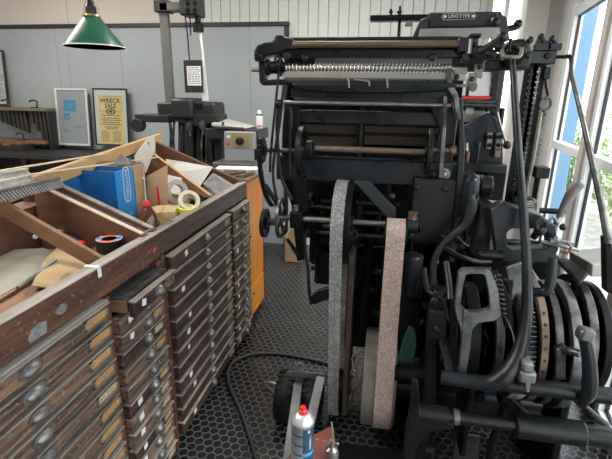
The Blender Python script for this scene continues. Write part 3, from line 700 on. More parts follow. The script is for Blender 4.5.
# folded grey metal sheet
m = MB('galvanised').prism([PY(203, 184, 2.58), PY(213, 173, 2.76), PX(237, 187, -.945), PX(221, 198, -.95)], (0, 0, .003)).prism([PY(203, 184.5, 2.58), PX(221, 198.5, -.95), PX(219, 206, -.955), PY(205, 193, 2.56)], (0, .003, 0))
solo(m, 'metal_sheet', 'folded grey metal sheet resting on the far tray rail', 'metal sheet', .001, smooth=0)
solo(MB('beige_steel').tube([PX(150, 236, -.93), PX(145, 233, -.935), PX(150, 230, -.94), PX(161, 229, -.93), PX(169, 225, -.925), PX(172, 221, -.93), PX(166, 219, -.935)], .0035), 'wire_hook', 'bent brown wire hook lying on the rail where the cabinets meet', 'wire hook')

# ================================================================== ON AND BEHIND THE ORANGE CABINET
m = MB('white_tag').cbox((-1.07, 3.12, 1.127), (.32, .15, .032), (0, 0, 8)).use('ink').cbox((-1.07, 3.044, 1.128), (.16, .004, .012), (0, 0, 8))
solo(m, 'book', 'white-covered book lying on the orange cabinet', 'book', .002)
m = MB('comb_bronze')
for k in range(6): m.cbox((-1.2+.05*k, 2.93+.015*(k % 2), 1.117+.012*(k % 2)), (.2, .03, .012), (0, 0, 20+12*k))
solo(m, 'brass_rules', 'heap of brown metal rules in front of the white book', 'rules')
t = thing('steel_tray', 'shallow grey steel tray behind the white book', 'tray', (-1.28, 3.42, 1.0))
q = PY(236, 165, 3.45)
m = MB('galvanised').box((q.x-.17, 3.36, q.z-.03), (q.x+.17, 3.60, q.z-.02))
for a_, b_ in (((q.x-.17, 3.36), (q.x+.17, 3.37)), ((q.x-.17, 3.59), (q.x+.17, 3.6)), ((q.x-.17, 3.36), (q.x-.16, 3.6)), ((q.x+.16, 3.36), (q.x+.17, 3.6))): m.box((a_[0], a_[1], q.z-.03), (b_[0], b_[1], q.z+.025))
m.build('pan', t, bevel=.003); m = MB('machine_grey')
for xx in (q.x-.15, q.x+.15):
    for yy in (3.38, 3.58): m.cyl((xx, yy, 0), (xx, yy, q.z-.03), .012)
m.build('stand', t); t.location = V((0, 0, 0)) if False else t.location
# ================================================================== LAMP
c = PY(95, 46.5, 2.6); 
t = thing('pendant_lamp', 'green enamel cone pendant lamp hanging on a dark cord', 'lamp', c)
R_ = (PY(125, 47, 2.6).x-PY(65, 46, 2.6).x)/2*.86; hS = PY(92, 16.5, 2.6).z-c.z
m = MB('green_enamel').lathe([(R_, 0), (.045, hS), (.03, hS+.004), (.03, hS), (R_-.003, .0)], c, n=48); m.use('white_enamel').lathe([(R_+.002, -.004), (R_+.002, .002), (R_-.004, .002), (R_-.004, -.004)], c, n=48).lathe([(R_-.006, .0015), (.042, hS-.004), (.02, hS-.004)], c, n=48)
m.build('lamp_shade', t, smooth=40)
MB('brass').lathe([(.046, hS-.005), (.052, hS), (.05, hS+.006), (.036, hS+.012), (.03, hS+.014)], c, n=28).cyl(c+V((-.055, 0, hS+.006)), c+V((-.045, 0, hS+.006)), .004).tube([c+V((.044, 0, hS+.006)), c+V((.044, 0, hS+.05)), c+V((.01, 0, hS+.10))], .0025, n=6).tube([c+V((-.044, 0, hS+.006)), c+V((-.044, 0, hS+.05)), c+V((-.01, 0, hS+.10))], .0025, n=6).build('collar', t)
MB('black_plastic').lathe([(.03, hS+.01), (.031, hS+.05), (.022, hS+.062), (.018, hS+.085), (.008, hS+.1)], c, n=24).build('lamp_holder', t)
MB('dark_iron').cyl(c+V((0, 0, hS+.09)), (c.x, c.y, 3.1), .006, n=8).build('cord', t)
MB('white_enamel').sphere(c+V((0, 0, hS*.55)), .033).cyl(c+V((0, 0, hS*.6)), c+V((0, 0, hS)), .018).build('bulb', t)

# ================================================================== BENCH, RACK AND FRAMED PRINTS
ZB = 1.02
t = thing('workbench', 'black workbench along the back wall under the framed prints', 'workbench', (-3.9, 4.45, 0))
MB('bench_black').box((-4.95, 4.12, ZB-.05), (-2.75, 4.77, ZB)).build('worktop', t, bevel=.004)
for x in (-4.85, -3.85, -2.85):
    for y in (4.18, 4.7): MB('bench_black').box((x-.03, y-.03, 0), (x+.03, y+.03, ZB-.05)).build('leg', t)
MB('bench_black').box((-4.85, 4.3, .25), (-2.85, 4.7, .28)).build('lower_shelf', t)
MB('rack_dark').box((-4.85, 4.68, .28), (-2.85, 4.7, ZB-.05)).build('back_panel', t)

t = thing('tool_rack', 'low dark rack with green-edged shelf and hanging slats on the bench', 'rack', (-4.25, 4.6, ZB))
zt = PY(30, 109, 4.6).z; xr = PY(51, 109, 4.6).x; zl = PY(20, 141, 4.6).z
MB('rack_green').box((-4.9, 4.52, zt-.02), (xr, 4.75, zt+.012)).build('top_shelf', t, bevel=.004)
MB('slot_brown').box((-4.9, 4.5, zl-.018), (xr-.06, 4.74, zl+.015)).build('lower_shelf', t, bevel=.003)
MB('rack_dark').box((xr-.018, 4.53, ZB), (xr, 4.75, zt-.02)).build('side_post', t, bevel=.003)
MB('rack_dark').box((-4.9, 4.53, ZB), (-4.86, 4.75, zt-.02)).build('side_post', t, bevel=.003)
xx = lambda px: PY(px, 115, 4.58).x
for i, px in enumerate((2, 6, 10, 14, 18, 22, 26, 33, 37, 41, 45)):
    z0 = PY(px, (120+px*.42) if px < 30 else 112+(px-28)*2.0, 4.58).z
    MB('rack_dark').hexa([(xx(px)-.02, 4.56, max(z0, ZB+.02)), (xx(px)+.016, 4.56, max(z0-.02, ZB+.02)), (xx(px)+.016, 4.6, max(z0-.02, ZB+.02)), (xx(px)-.02, 4.6, max(z0, ZB+.02)),
        (xx(px)-.022, 4.56, zt-.02), (xx(px)+.014, 4.56, zt-.02), (xx(px)+.014, 4.6, zt-.02), (xx(px)-.022, 4.6, zt-.02)]).build('hanging_slat', t)
def clampt(px, z, y, label):
    q = PY(px, 100, y); m = MB('leather').box((q.x-.05, y-.02, z), (q.x+.03, y+.02, z+.012)).bar((q.x+.02, y, z+.005), (q.x+.035, y, z+.075), .014, .014)
    m.tube([(q.x+.035, y, z+.07), (q.x-.0, y, z+.085), (q.x-.05, y, z+.078), (q.x-.065, y, z+.065)], [.008, .012, .009], n=8)
    solo(m, 'bar_clamp', label, 'clamp', .001)
clampt(34, zt+.012, 4.60, 'small brown clamp standing at the right end of the rack top')
clampt(6, zt+.012, 4.62, 'small brown clamp standing on the rack top below the left framed sheet')
clampt(15, zl+.015, 4.525, 'small brown clamp standing on the lower rack shelf')
for i in range(5):
    z = ZB; solo(MB('rack_dark').box((-4.8+.17*i, 4.3+.02*(i % 2), ZB), (-4.65+.17*i, 4.46, ZB+.05+.012*((i*2) % 3))).use('slot_brown').box((-4.77+.17*i, 4.33, ZB+.05), (-4.69+.17*i, 4.42, ZB+.075+.012*((i*2) % 3))), 'wooden_block', 'dark wooden block in the row in front of the tool rack', 'block', .003, group='dark blocks on the bench')

def frame(px0, py0, px1, py1, y, fm, bw, label, name='framed_print'):
    a = PY(px0, py0, y+.04); b = PY(px1, py1, y); z0 = b.z; z1 = a.z; x0, x1 = a.x, b.x
    t = thing(name, label, 'framed print', ((x0+x1)/2, y, z0)); tilt = V((0, .05, 0))
    def q(u, v, o=0.): # u,v in 0..1
        return V((x0+(x1-x0)*u, y+.05*v-o, z0+(z1-z0)*v))
    def rect(m, u0, v0, u1, v1, o0, o1): return m.hexa([q(u0, v0, o0), q(u1, v0, o0), q(u1, v0, o1), q(u0, v0, o1), q(u0, v1, o0), q(u1, v1, o0), q(u1, v1, o1), q(u0, v1, o1)])
    bu, bv = bw/(x1-x0), bw/(z1-z0)
    m = MB(fm); rect(m, 0, 0, bu, 1, -.006, .014); rect(m, 1-bu, 0, 1, 1, -.006, .014); rect(m, bu, 0, 1-bu, bv, -.006, .014); rect(m, bu, 1-bv, 1-bu, 1, -.006, .014)
    m.build('frame', t, bevel=.002)
    return t, q, rect, (x1-x0), (z1-z0)
t, q, rect, w, h = frame(54, 88, 91, 146, 4.66, 'alu_frame', .022, 'silver-framed grey poster with blue shapes leaning on the wall')
m = MB('poster_grey'); rect(m, .04, .03, .96, .97, -.004, .004); m.use('poster_blue')
rect(m, .25, .60, .62, .80, .004, .0046); rect(m, .23, .45, .42, .57, .004, .0046); rect(m, .52, .325, .82, .345, .004, .0046)
for k in range(5): rect(m, .22+.045*k, .22+.02*(k % 2), .24+.045*k, .31-.01*k, .004, .0046)
m.use('poster_grey')
for i in range(24):
    r = .012+i*.0035; a_ = i*.5; c_ = q(.45+r*math.cos(a_)*1.2, .70+r*math.sin(a_)*.75, .005); m.add([c_+V((-.008, 0, -.003)), c_+V((.008, 0, -.002)), c_+V((.008, 0, .003)), c_+V((-.008, 0, .002))], [(0, 1, 2, 3)])
rect(m, .28, .49, .37, .52, .0046, .005); m.build('poster', t, smooth=0)
t, q, rect, w, h = frame(92, 88, 130, 146, 4.66, 'black_plastic', .014, 'black-framed tan WRECK SALE poster with a pale mount')
m = MB('poster_mount'); rect(m, .03, .02, .97, .98, -.004, .003); m.build('mount', t, smooth=0)
m = MB('poster_tan'); rect(m, .14, -.0+.03, .86, .88, .003, .0045); m.use('ink')
TX = (1, 0, 0); TY = (0, .05, h); sz = w
m.text('WRECK', q(.5, .785, .006), TX, TY, .155*w*1.05, squash=1.05, bold=.025); m.text('SALE', q(.5, .695, .006), TX, TY, .155*w, squash=1.0, bold=.025)
for u0, v0, u1, v1 in ((.17, .86, .83, .866), (.17, .60, .175, .866), (.825, .60, .83, .866), (.17, .60, .32, .606), (.68, .60, .83, .606)): rect(m, u0, v0, u1, v1, .0045, .005)
outer = [q(.5+.15*math.cos(a_), .60+.055*math.sin(a_), .0055) for a_ in [2*math.pi*i/28 for i in range(28)]]; m.add(outer, [tuple(range(28))])
m.use('poster_tan')
for i in range(7): c_ = q(.5+.085*math.cos(i*.9), .60+.03*math.sin(i*.9), .0062); m.add([c_+V((-.013, 0, -.004)), c_+V((.01, 0, -.006)), c_+V((.012, 0, .005)), c_+V((-.01, 0, .006))], [(0, 1, 2, 3)])
m.use('ink')
rows = [(.52, .56), (.475, .5), (.44, .62), (.40, .5), (.365, .6), (.32, .4), (.29, .3)]
for v, ww in rows:
    u = .5-ww/2
    while u < .5+ww/2: l = random.uniform(.03, .08); rect(m, u, v, min(u+l, .5+ww/2), v+.016, .0045, .005); u += l+.018
for i in range(10):
    for u0 in (.18, .53): rect(m, u0, .25-.02*i, u0+random.uniform(.2, .28), .256-.02*i, .0045, .005)
m.build('poster', t, smooth=0)
t, q, rect, w, h = frame(-28, 50, 9.5, 106, 4.70, 'black_plastic', .022, 'black-framed sheet of small print cut off by the left edge', 'framed_print')
m = MB('poster_mount'); rect(m, .03, .02, .97, .98, -.004, .003); m.use('ink')
for i in range(26):
    for u0 in (.1, .55): rect(m, u0, .9-.032*i, u0+random.uniform(.2, .37), .908-.032*i, .003, .0036)
m.build('printed_sheet', t, smooth=0)

# ================================================================== WORKSHOP MACHINE BEHIND THE CABINETS
YM2 = 3.9
G = lambda px, py, y=YM2: PY(px, py, y)
t = thing('router_machine', 'dark grey workshop machine with tall post and overhead arm behind the cabinets', 'machine', (G(190, 120).x, YM2, 0))
a, b = G(163, 6), G(171, 103)
xm = (a.x+b.x)/2
m = MB('post_grey').box((xm-.04, YM2-.02, b.z-.02), (xm+.028, YM2+.04, a.z)); m.box((xm+.028, YM2-.02, b.z), (xm+.036, YM2+.03, a.z-.05)); m.build('post', t, bevel=.006)
m = MB('machine_grey')
m.box((xm-.07, YM2-.05, a.z-.055), (xm+.06, YM2+.07, a.z+.04)); m.build('post_cap', t, bevel=.008)
c0, c1_ = G(160, 12), G(186, 3); MB('post_grey').box((xm-.02, YM2-.05, c0.z), (c1_.x+.02, YM2+.06, c1_.z)).build('overhead_arm', t, bevel=.006)
c0, c1_ = G(184, 17), G(200, -12)
mm = MB('machine_grey').box((c0.x, YM2-.09, c0.z), (c1_.x, YM2+.10, c1_.z)).build('motor_box', t, bevel=.014)
for px, py in ((187.5, 3), (195, 3), (187.5, 10), (195, 10)): MB('dark_iron').lathe([(.02, 0), (.02, .008), (.01, .012)], G(px, py, YM2-.09), (0, -1, 0), 14).build('bolt', mm)
q_ = G(198, 20); MB('dark_iron').lathe([(.045, -.06), (.045, 0), (.025, .02), (.025, .12)], (q_.x, YM2, c0.z-.06), (0, 0, 1), 16).build('spindle', t)
m = MB('white_paint'); a, b = G(199, 31), G(207, 101)
m.prism([(a.x-.005, YM2-.01, a.z), (a.x+.022, YM2-.01, a.z+.005), (b.x+.018, YM2-.01, b.z), (b.x-.045, YM2-.01, b.z), (a.x+.022, YM2-.01, a.z-.18)], (0, .012, 0)); m.build('blade_guard', t, bevel=.002)
m = MB('dark_iron'); a, b = G(187, 17), G(191, 62)
m.tube([(a.x, YM2-.03, a.z), (a.x+.01, YM2-.03, (a.z+b.z)/2), (b.x, YM2-.03, b.z)], .006, n=6); m.cyl((a.x+.04, YM2-.03, a.z), (a.x+.04, YM2-.03, a.z-.15), .006, n=6); m.build('hanging_rod', t)
# head
def slab(mt, px0, py0, px1, py1, d0, d1, name, bev=.012, y=YM2):
    a, b = G(px0, py1, y), G(px1, py0, y); return MB(mt).box((a.x, y+d0, a.z), (b.x, y+d1, b.z)).build(name, t, bevel=bev)
slab('machine_grey', 163, 103, 182, 115, -.10, .15, 'head_block')
slab('machine_grey', 179, 98, 199, 119, -.16, .16, 'motor_cover', .03)
slab('machine_grey', 197, 102, 220, 119, -.12, .14, 'motor_cover', .03)
slab('dark_iron', 200, 103, 208, 108, -.13, .0, 'vent_block', .004)
m = MB('machine_grey'); a = [G(171, 114), G(222, 114), G(223, 121), G(205, 126), G(176, 120)]; m.prism([p+V((0, -.13, 0)) for p in a], (0, .26, 0)); m.build('lower_casing', t, bevel=.008)
m = MB('machine_grey'); a, b = G(144, 121), G(176, 114.5); m.box((a.x, YM2-.16, a.z), (b.x, YM2+.1, b.z)); m.cyl((a.x+.02, YM2-.17, a.z-.03), (a.x+.02, YM2-.1, a.z-.03), .06); m.build('side_table', t, bevel=.006)
for i, (px, r, w0, w1) in enumerate(((172, .014, 118, 150), (176, .01, 118, 156), (183, .04, 120, 165), (192, .05, 120, 172), (199, .022, 119, 170), (204, .012, 121, 170), (207, .012, 121, 168), (212, .02, 124, 165))):
    a, b = G(px, w0), G(px+1, w1); MB('machine_grey' if r > .015 else 'worn_steel').tube([(a.x, YM2-.05+.02*(i % 3), a.z), (a.x+.01*(-1)**i, YM2-.06, (a.z+b.z)/2), (b.x, YM2-.05, b.z)], r, n=10, k=4).build('column' if r > .015 else 'hose', t)
for px, py in ((190, 127), (203, 126)): q_ = G(px, py, YM2-.12); MB('worn_steel').cbox(q_, (.05, .05, .06)).cyl(q_+V((0, 0, -.08)), q_+V((0, 0, .05)), .014).build('adjuster', t, bevel=.004)
MB('worn_steel').tube([G(207, 131), G(213, 137), G(216, 144)], .012).sphere(G(216, 144), .02).build('handle', t)
a, b = G(181, 120), G(214, 172); MB('dark_iron').box((a.x, YM2+.02, G(190, 160).z), (b.x, YM2+.16, a.z)).build('pedestal', t, .01)
m = MB('machine_grey'); a, b = G(163, 160), G(214, 172); m.box((a.x, YM2-.12, 0), (b.x, YM2+.2, G(190, 160).z)); m.build('base', t, bevel=.01)
# worktable on the right of the machine
a, b = G(214, 137), G(264, 128.5); m = MB('machine_grey').box((a.x, YM2-.2, a.z), (b.x, YM2+.15, b.z)); m.build('worktable', t, bevel=.006)
zt2 = b.z
for xx_ in (a.x+.05, b.x-.06): MB('machine_grey').box((xx_-.03, YM2-.02, 0), (xx_+.03, YM2+.05, a.z)).build('table_leg', t, bevel=.004)
a, b = G(222, 121), G(250, 127); q0 = G(219, 121); 
m = MB('paper_shade'); m.hexa([(q0.x, YM2-.18, zt2+.02), (b.x+.015, YM2-.18, zt2+.003), (b.x+.015, YM2+.12, zt2+.003), (q0.x, YM2+.12, zt2+.055), (q0.x, YM2-.18, zt2+.045), (b.x+.015, YM2-.18, zt2+.012), (b.x+.015, YM2+.12, zt2+.012), (q0.x, YM2+.12, zt2+.08)])
m.build('sliding_plate', t, bevel=.003)
m = MB('worn_steel').bar((q0.x+.03, YM2-.2, zt2+.012), (b.x, YM2-.2, zt2+.008), .03, .02).cyl((q0.x+.12, YM2-.22, zt2+.03), (q0.x+.12, YM2-.22, zt2+.06), .012); m.build('fence', t, bevel=.002)
# control box
y = YM2-.30
a, b = PY(224.5, 149, y), PY(253, 132.5, y)
cb = MB('box_grey').box((a.x, y, a.z), (b.x, y+.099, b.z)).build('control_box', t, bevel=.006)
a2, b2 = PY(232.5, 147, y), PY(248.5, 134, y); MB('dial_tan').box((a2.x, y-.004, a2.z), (b2.x, y, b2.z)).build('dial_plate', cb)
MB('black_plastic').lathe([(.035, 0), (.033, .025), (.02, .03)], PY(240, 141, y-.004), (0, -1, 0), 20).build('dial', cb)
MB('red_plastic').lathe([(.014, 0), (.012, .012)], PY(228.5, 144, y), (0, -1, 0), 12).build('stop_button', cb)
MB('white_tag').lathe([(.014, 0), (.012, .012)], PY(228.5, 137, y), (0, -1, 0), 12).build('start_button', cb)
# small board with notice hanging from the arm
y = YM2-.06
a, b = PY(185, 92.5, y), PY(201.5, 60, y)
s = thing('notice_board', 'small dark board with a white printed notice hanging below the overhead arm', 'notice', ((a.x+b.x)/2, y, a.z))
MB('machine_grey').box((a.x, y, a.z), (b.x, y+.02, b.z)).build('board', s, bevel=.004)
m = MB('white_tag').box((a.x+.03, y-.002, a.z+.06), (b.x-.012, y, b.z-.05)); m.use('ink')
for i in range(14):
    z = b.z-.065-.0145*i; x = a.x+.04
    while x < b.x-.03 and z > a.z+.07: l = random.uniform(.008, .03); m.box((x, y-.0026, z), (min(x+l, b.x-.02), y-.002, z+.005)); x += l+.006
m.build('notice', s, smooth=0)
# spray can on the worktable
q_ = PY(259.5, 127, YM2); q_ = V((q_.x, YM2, zt2))
s = thing('spray_can', 'white spray can with a blue band standing on the grey worktable', 'spray can', q_)
hC = PY(259.5, 110, YM2).z-zt2
MB('white_paint').lathe([(.028, 0), (.03, .004), (.03, hC*.72), (.026, hC*.78)], q_).use('red_plastic').lathe([(.0303, hC*.1), (.0305, hC*.1), (.0305, hC*.16), (.0303, hC*.16)], q_).build('can', s)
MB('can_blue').lathe([(.0305, hC*.70), (.031, hC*.72), (.028, hC*.78), (.02, hC*.80)], q_).build('shoulder', s)
MB('white_paint').lathe([(.02, hC*.79), (.018, hC*.9), (.012, hC)], q_).build('cap', s)
# ================================================================== MAIN TYPESETTING MACHINE
A = PY
mc = thing('typesetting_machine', 'large black cast-iron hot-metal typesetting machine with belts, cams and long levers, nearest machine', 'machine', (.2, 2.0, 0))
def part(m, name, bevel=0, label=None, par=None, smooth=35):
    o = m.build(name, par or mc, bevel, smooth)
    if label: o['label'] = label
    return o
def rect(mt, px0, py0, px1, py1, y, d, name, bevel=.004, label=None, m=None):
    a, b = A(px0, py1, y), A(px1, py0, y); m = (m.use(mt) if m else MB(mt)).box((a.x, y, a.z), (b.x, y+d, b.z))
    return part(m, name, bevel, label) if name else m
def hrod(mt, px0, px1, py, y, r, name, label=None, n=18, m=None):
    q = A((px0+px1)/2, py, y); a, b = A(px0, py, y), A(px1, py, y); m = (m.use(mt) if m else MB(mt)).cyl((a.x, y, q.z), (b.x, y, q.z), r, n=n)
    return part(m, name, 0, label) if name else m
def plate(mt, pts, y, d, name, bevel=.004, label=None):
    return part(MB(mt).prism([A(px, py, y) for px, py in pts], (0, d, 0)), name, bevel, label)
def tb(mt, pts, r, name, n=12, label=None, m=None, flat=1., k=6):
    m = (m.use(mt) if m else MB(mt)).tube([A(*p) for p in pts], r, n, k, flat=flat)
    return part(m, name, 0, label, smooth=50) if name else m
def bolts(par, pts, y, r=.011, mt='black_iron'):
    for px, py in pts: part(MB(mt).bolt(A(px, py, y), (0, -1, 0), r, .012), 'bolt', par=par)

# ---- distributor at the top
br = plate('black_iron', [(254, 61), (253.5, 51), (257, 45), (265, 42), (273, 41), (275, 35), (282, 34), (284, 37), (293, 38.5), (293, 49), (285, 50), (279, 53), (269, 55.5), (263, 57), (262, 62)], 1.95, .09, 'end_bracket', .008)
bolts(br, [(258, 55), (287, 56)], 1.95, .017)
plate('black_iron', [(258, 60), (263, 59), (266, 68), (265, 80), (276, 79), (292, 79.5), (292, 84.5), (262, 85.5), (259, 82)], 1.97, .05, 'hanger_arm', .006)
rect('black_iron', 284, 36, 463, 42, 2.0, .06, 'top_bar', .005)
hrod('bronze_rod', 291, 460, 44.4, 1.965, .0135, 'distributor_rod', 'brownish steel rod')
rect('blue_iron', 275, 49, 466, 57.5, 1.99, .05, 'distributor_beam', .006)
m = MB('black_iron'); 
for px in (305, 433): m.sphere(A(px, 57.5, 1.975), .017)
part(m, 'end_knob', smooth=60)
rect('steel_plate', 314, 57, 452, 63.5, 2.07, .012, 'guide_plate', .002, 'pale steel plate')
# helical screw
a, b = A(285, 67.5, 1.985), A(453, 67.5, 1.985); L = b.x-a.x; rings = []; P_ = .0155; N_ = int(L/P_*8)
for i in range(N_+1):
    x = a.x+L*i/N_; rr = []
    for j in range(12):
        th = 2*math.pi*j/12; w = math.cos(2*math.pi*(x-a.x)/P_-th); r = .0165+.0055*w
        rr.append(V((x, 1.985+math.cos(th)*r, a.z+math.sin(th)*r)))
    rings.append(rr)
part(MB('silver').loft(rings), 'distributor_screw', label='shiny spiral-threaded steel screw', smooth=60)
m = MB('dark_iron')
for px, r, w in ((268, .034, .016), (274, .026, .03), (280, .036, .018), (284, .024, .02)): q = A(px, 67.5, 1.985); m.cyl((q.x-w/2, 1.985, q.z), (q.x+w/2, 1.985, q.z), r)
part(m, 'screw_gear', .002)
hrod('beige_steel', 252, 262, 69.5, 1.985, .011, 'shaft_end', 'pale steel shaft end')
rect('steel_plate', 284, 72.7, 456, 77.8, 1.97, .012, 'front_rail', .002, 'pale steel rail')
m = MB('comb_bronze'); a, b = A(286, 81.8, 1.972), A(452, 78, 1.972); m.box((a.x, 1.974, a.z), (b.x, 1.984, b.z))
n = 90
for i in range(n): x = a.x+(b.x-a.x)*i/n; m.box((x, 1.97, a.z), (x+.0045, 1.976, b.z-.003))
part(m, 'toothed_rail', label='bronze toothed rail', smooth=0)
# curved dark trough
rings = []
for i in range(13):
    u = i/12; px = 293+u*163; dz = -.02*math.sin(math.pi*u)**.5
    q = A(px, 83, 1.96); rings.append([V((q.x, 1.985, q.z+.012)), V((q.x, 1.955, q.z+.008)), V((q.x, 1.945, q.z-.008)), V((q.x, 1.952, q.z-.018+dz)), V((q.x, 1.985, q.z-.024+dz))])
part(MB('blue_iron').loft(rings), 'curved_cover', .003)
for px in (348, 386.5): m = MB('beige_steel'); m.tube([A(px-6, 78.5, 1.955), A(px, 78.5, 1.94), A(px+1, 88, 1.935)], .004, n=8); part(m, 'wire_hook', label='pale wire hook')
m = MB('beige_steel')
m.tube([A(354, 79.5, 1.95), A(366, 81, 1.94), A(369, 82, 1.94), A(369.5, 86, 1.936)], .004, n=8)
part(m, 'wire_hook', label='pale wire hook')
rect('blue_iron', 291, 91, 456, 97, 2.0, .03, 'cross_bar', .004)
rect('dark_iron', 291, 96, 456, 124, 2.13, .03, 'rear_panel', .003)
hrod('steel', 278, 451, 103.8, 1.965, .0085, 'long_rod', 'pale steel rod across the machine')
m = MB('black_iron'); q = A(278, 104, 1.965); m.cyl((q.x-.01, 1.965, q.z), (q.x+.012, 1.965, q.z), .02); part(m, 'rod_knob', .003)
plate('cover_grey', [(293, 97), (454, 97), (452, 103), (297, 105)], 2.0, .02, 'slanted_cover', .003)
rect('blue_iron', 298, 113, 452, 122.5, 2.07, .04, 'lower_rail', .004)
for x0, x1 in ((300, 358), (364, 444)):
    m = rect('bronze_panel', x0, 121, x1, 148, 2.2, .01, None); rect('dark_iron', x0, 134.2, x1, 135.6, 2.195, .01, None, m=m); rect('dark_iron', x0, 147, x1, 164, 2.2, .01, None, m=m)
    part(m, 'magazine_panel', label='brown bronze-toned panel')
rect('blue_iron', 357.5, 92, 364.5, 164, 2.11, .05, 'divider_post', .003)
m = MB('black_iron')
for px in (352, 402): a = A(px, 92, 1.985); m.box((a.x, 1.98, a.z-.03), (a.x+.008, 2.0, a.z+.01))
part(m, 'clip')
hrod('rust_rod', 302, 425, 150, 1.985, .0135, 'cross_shaft', 'dull brown steel shaft'); hrod('rust_rod', 425, 456, 150.3, 1.985, .0135, 'shaft_end', 'dull copper-coloured shaft end')
def disc(mt, px, py, y, R, w, name, hub=.03, holes=0, label=None):
    q = A(px, py, y); m = MB(mt).ring(q, (1, 0, 0), R-.018, R, w, 36)
    m.cyl(q-V((w*.8, 0, 0)), q+V((w*.8, 0, 0)), hub)
    if holes:
        for k in range(holes):
            t_ = 2*math.pi*k/holes+.4; m.bar(q, q+V((0, math.cos(t_)*(R-.01), math.sin(t_)*(R-.01))), w*.5, .03)
    else: m.cyl(q-V((w*.3, 0, 0)), q+V((w*.3, 0, 0)), R-.01, n=32)
    return part(m, name, .002, label)
disc('black_iron', 302, 152, 1.985, .115, .022, 'flange_wheel', .04, 4)
disc('black_iron', 310, 150, 1.985, .045, .03, 'collar', .03)
disc('black_iron', 428.5, 152, 1.99, .10, .018, 'flange_wheel', .03, 4)
disc('rust_rod', 453, 150.5, 1.985, .024, .018, 'collar', .02, label='dull brown collar')
rect('blue_iron', 276, 163.5, 463, 179.5, 2.02, .09, 'main_beam', .008)
# ---- left side frame, levers and chain
plate('dark_iron', [(287, 80), (296, 80), (300, 120), (292, 160), (306, 182), (304, 260), (297, 262), (291, 205), (281, 172), (282, 128)], 2.06, .05, 'side_frame', .006)
plate('dark_iron', [(292, 178), (306, 178), (309, 215), (302, 222), (296, 215)], 2.0, .04, 'bracket_plate', .004)
for pts, r in (([(275, 62, 1.96), (276, 57, 1.96), (280, 58, 1.96), (278, 80, 1.96), (271, 150, 1.97), (270, 172, 1.97)], .006), ([(284, 84, 1.96), (280, 120, 1.96), (273, 170, 1.96), (277, 200, 1.96)], .007), ([(286, 106, 1.95), (291, 112, 1.95), (290, 150, 1.95), (291, 176, 1.95)], .006), ([(279, 104, 1.97), (277, 130, 1.97), (281, 175, 1.97), (292, 200, 1.97)], .008)):
    tb('black_iron', pts, r, 'link_rod', 8)
q = A(262, 150, 1.96); part(MB('dark_iron').gear(q, (1, 0, 0), .02, .058, .02, 16, .01).cyl(q-V((.02, 0, 0)), q+V((.02, 0, 0)), .026), 'sprocket', .001)
hrod('worn_steel', 264, 300, 150.5, 1.985, .011, 'sprocket_shaft')
m = MB('dark_iron'); pts = spline([A(259, 152, 1.91), A(261, 175, 1.93), A(266, 195, 1.96), A(272, 206, 1.97)], 9)
for p, p2 in zip(pts, pts[1:]): m.bar(p, p2, .016, .012, (1, 0, 0)); m.cyl(p-V((.011, 0, 0)), p+V((.011, 0, 0)), .006, n=8)
part(m, 'drive_chain', smooth=0)
tb('black_iron', [(265, 185, 2.0), (275, 200, 2.0), (277, 206, 2.0)], .012, 'chain_guard', 8)
disc('dark_iron', 265, 223, 1.95, .07, .02, 'small_pulley', .03)
disc('worn_steel', 281, 218, 1.93, .095, .014, 'hand_wheel', .025, 4)
hrod('leather', 266, 281, 222, 1.95, .018, 'pulley_hub')
hrod('steel', 281, 412, 221.5, 1.95, .0135, 'drive_shaft', 'bright steel drive shaft')
hrod('worn_steel', 305, 400, 234.5, 2.12, .011, 'rear_shaft'); hrod('worn_steel', 322, 400, 203, 2.16, .01, 'rear_shaft')
m = MB('dark_iron'); q = A(297, 219, 1.95); m.box((q.x-.03, 1.92, q.z-.04), (q.x+.03, 2.0, q.z+.04)); part(m, 'bearing_block', .006)
part(MB('bronze_rod').cyl(A(296, 211, 1.94), A(296, 205, 1.94), .014), 'oil_cup', .002)
for x0, y0, x1, y1, yy in ((309, 215, 316, 262, 2.08), (316, 190, 321, 240, 2.2), (340, 188, 350, 300, 2.25)): rect('dark_iron', x0, y0, x1, y1, yy, .03, 'upright_bar', .003)
# treadle hook, lower left
tb('black_iron', [(305, 232, 1.98), (305, 250, 1.97), (308, 270, 1.96), (309, 290, 1.96), (311, 304, 1.96)], .008, 'pedal_rod', 8)
plate('black_iron', [(310, 298), (318, 291), (331, 287), (333, 298), (322, 302), (313, 305)], 1.97, .03, 'pedal_lever', .004)
rect('dark_iron', 314, 253, 333, 284, 2.1, .10, 'gear_box', .01); rect('dark_iron', 312, 235, 334, 250, 2.16, .1, 'gear_box', .01)
m = MB('black_iron')
for px, py in ((313, 262), (313, 268), (316, 280)): m.bolt(A(px, py, 2.1), (0, -1, 0), .012, .01)
part(m, 'bolt_row')
# diagonal strut and rear columns
plate('cover_grey', [(353, 181), (369, 181), (396, 209), (396, 222), (388, 219)], 1.99, .03, 'diagonal_strut', .004)
for px, y0, y1, r, yy in ((355, 231, 395, .021, 2.13), (369.5, 232, 335, .02, 2.16), (387, 180, 330, .018, 2.28)):
    a, b = A(px, y0, yy), A(px, y1, yy); part(MB('dark_iron').cyl(a, (a.x, yy, max(b.z, .02)), r).cyl((a.x, yy, a.z-.07), (a.x, yy, a.z), r*1.35), 'column')
m = MB('worn_steel'); q = A(354, 234, 2.1); m.ring(q, (0, 1, 0), .012, .022, .02, 20); part(m, 'eye_bolt')
rect('dark_iron', 335, 182, 462, 345, 2.36, .06, 'rear_casting', .01); rect('dark_iron', 302, 118, 450, 238, 2.30, .05, 'rear_casting', .01); rect('dark_iron', 285, 38, 462, 57, 2.07, .02, 'rear_plate', .003); rect('black_iron', 285, 56, 315, 72, 2.05, .02, 'rear_plate', .003)
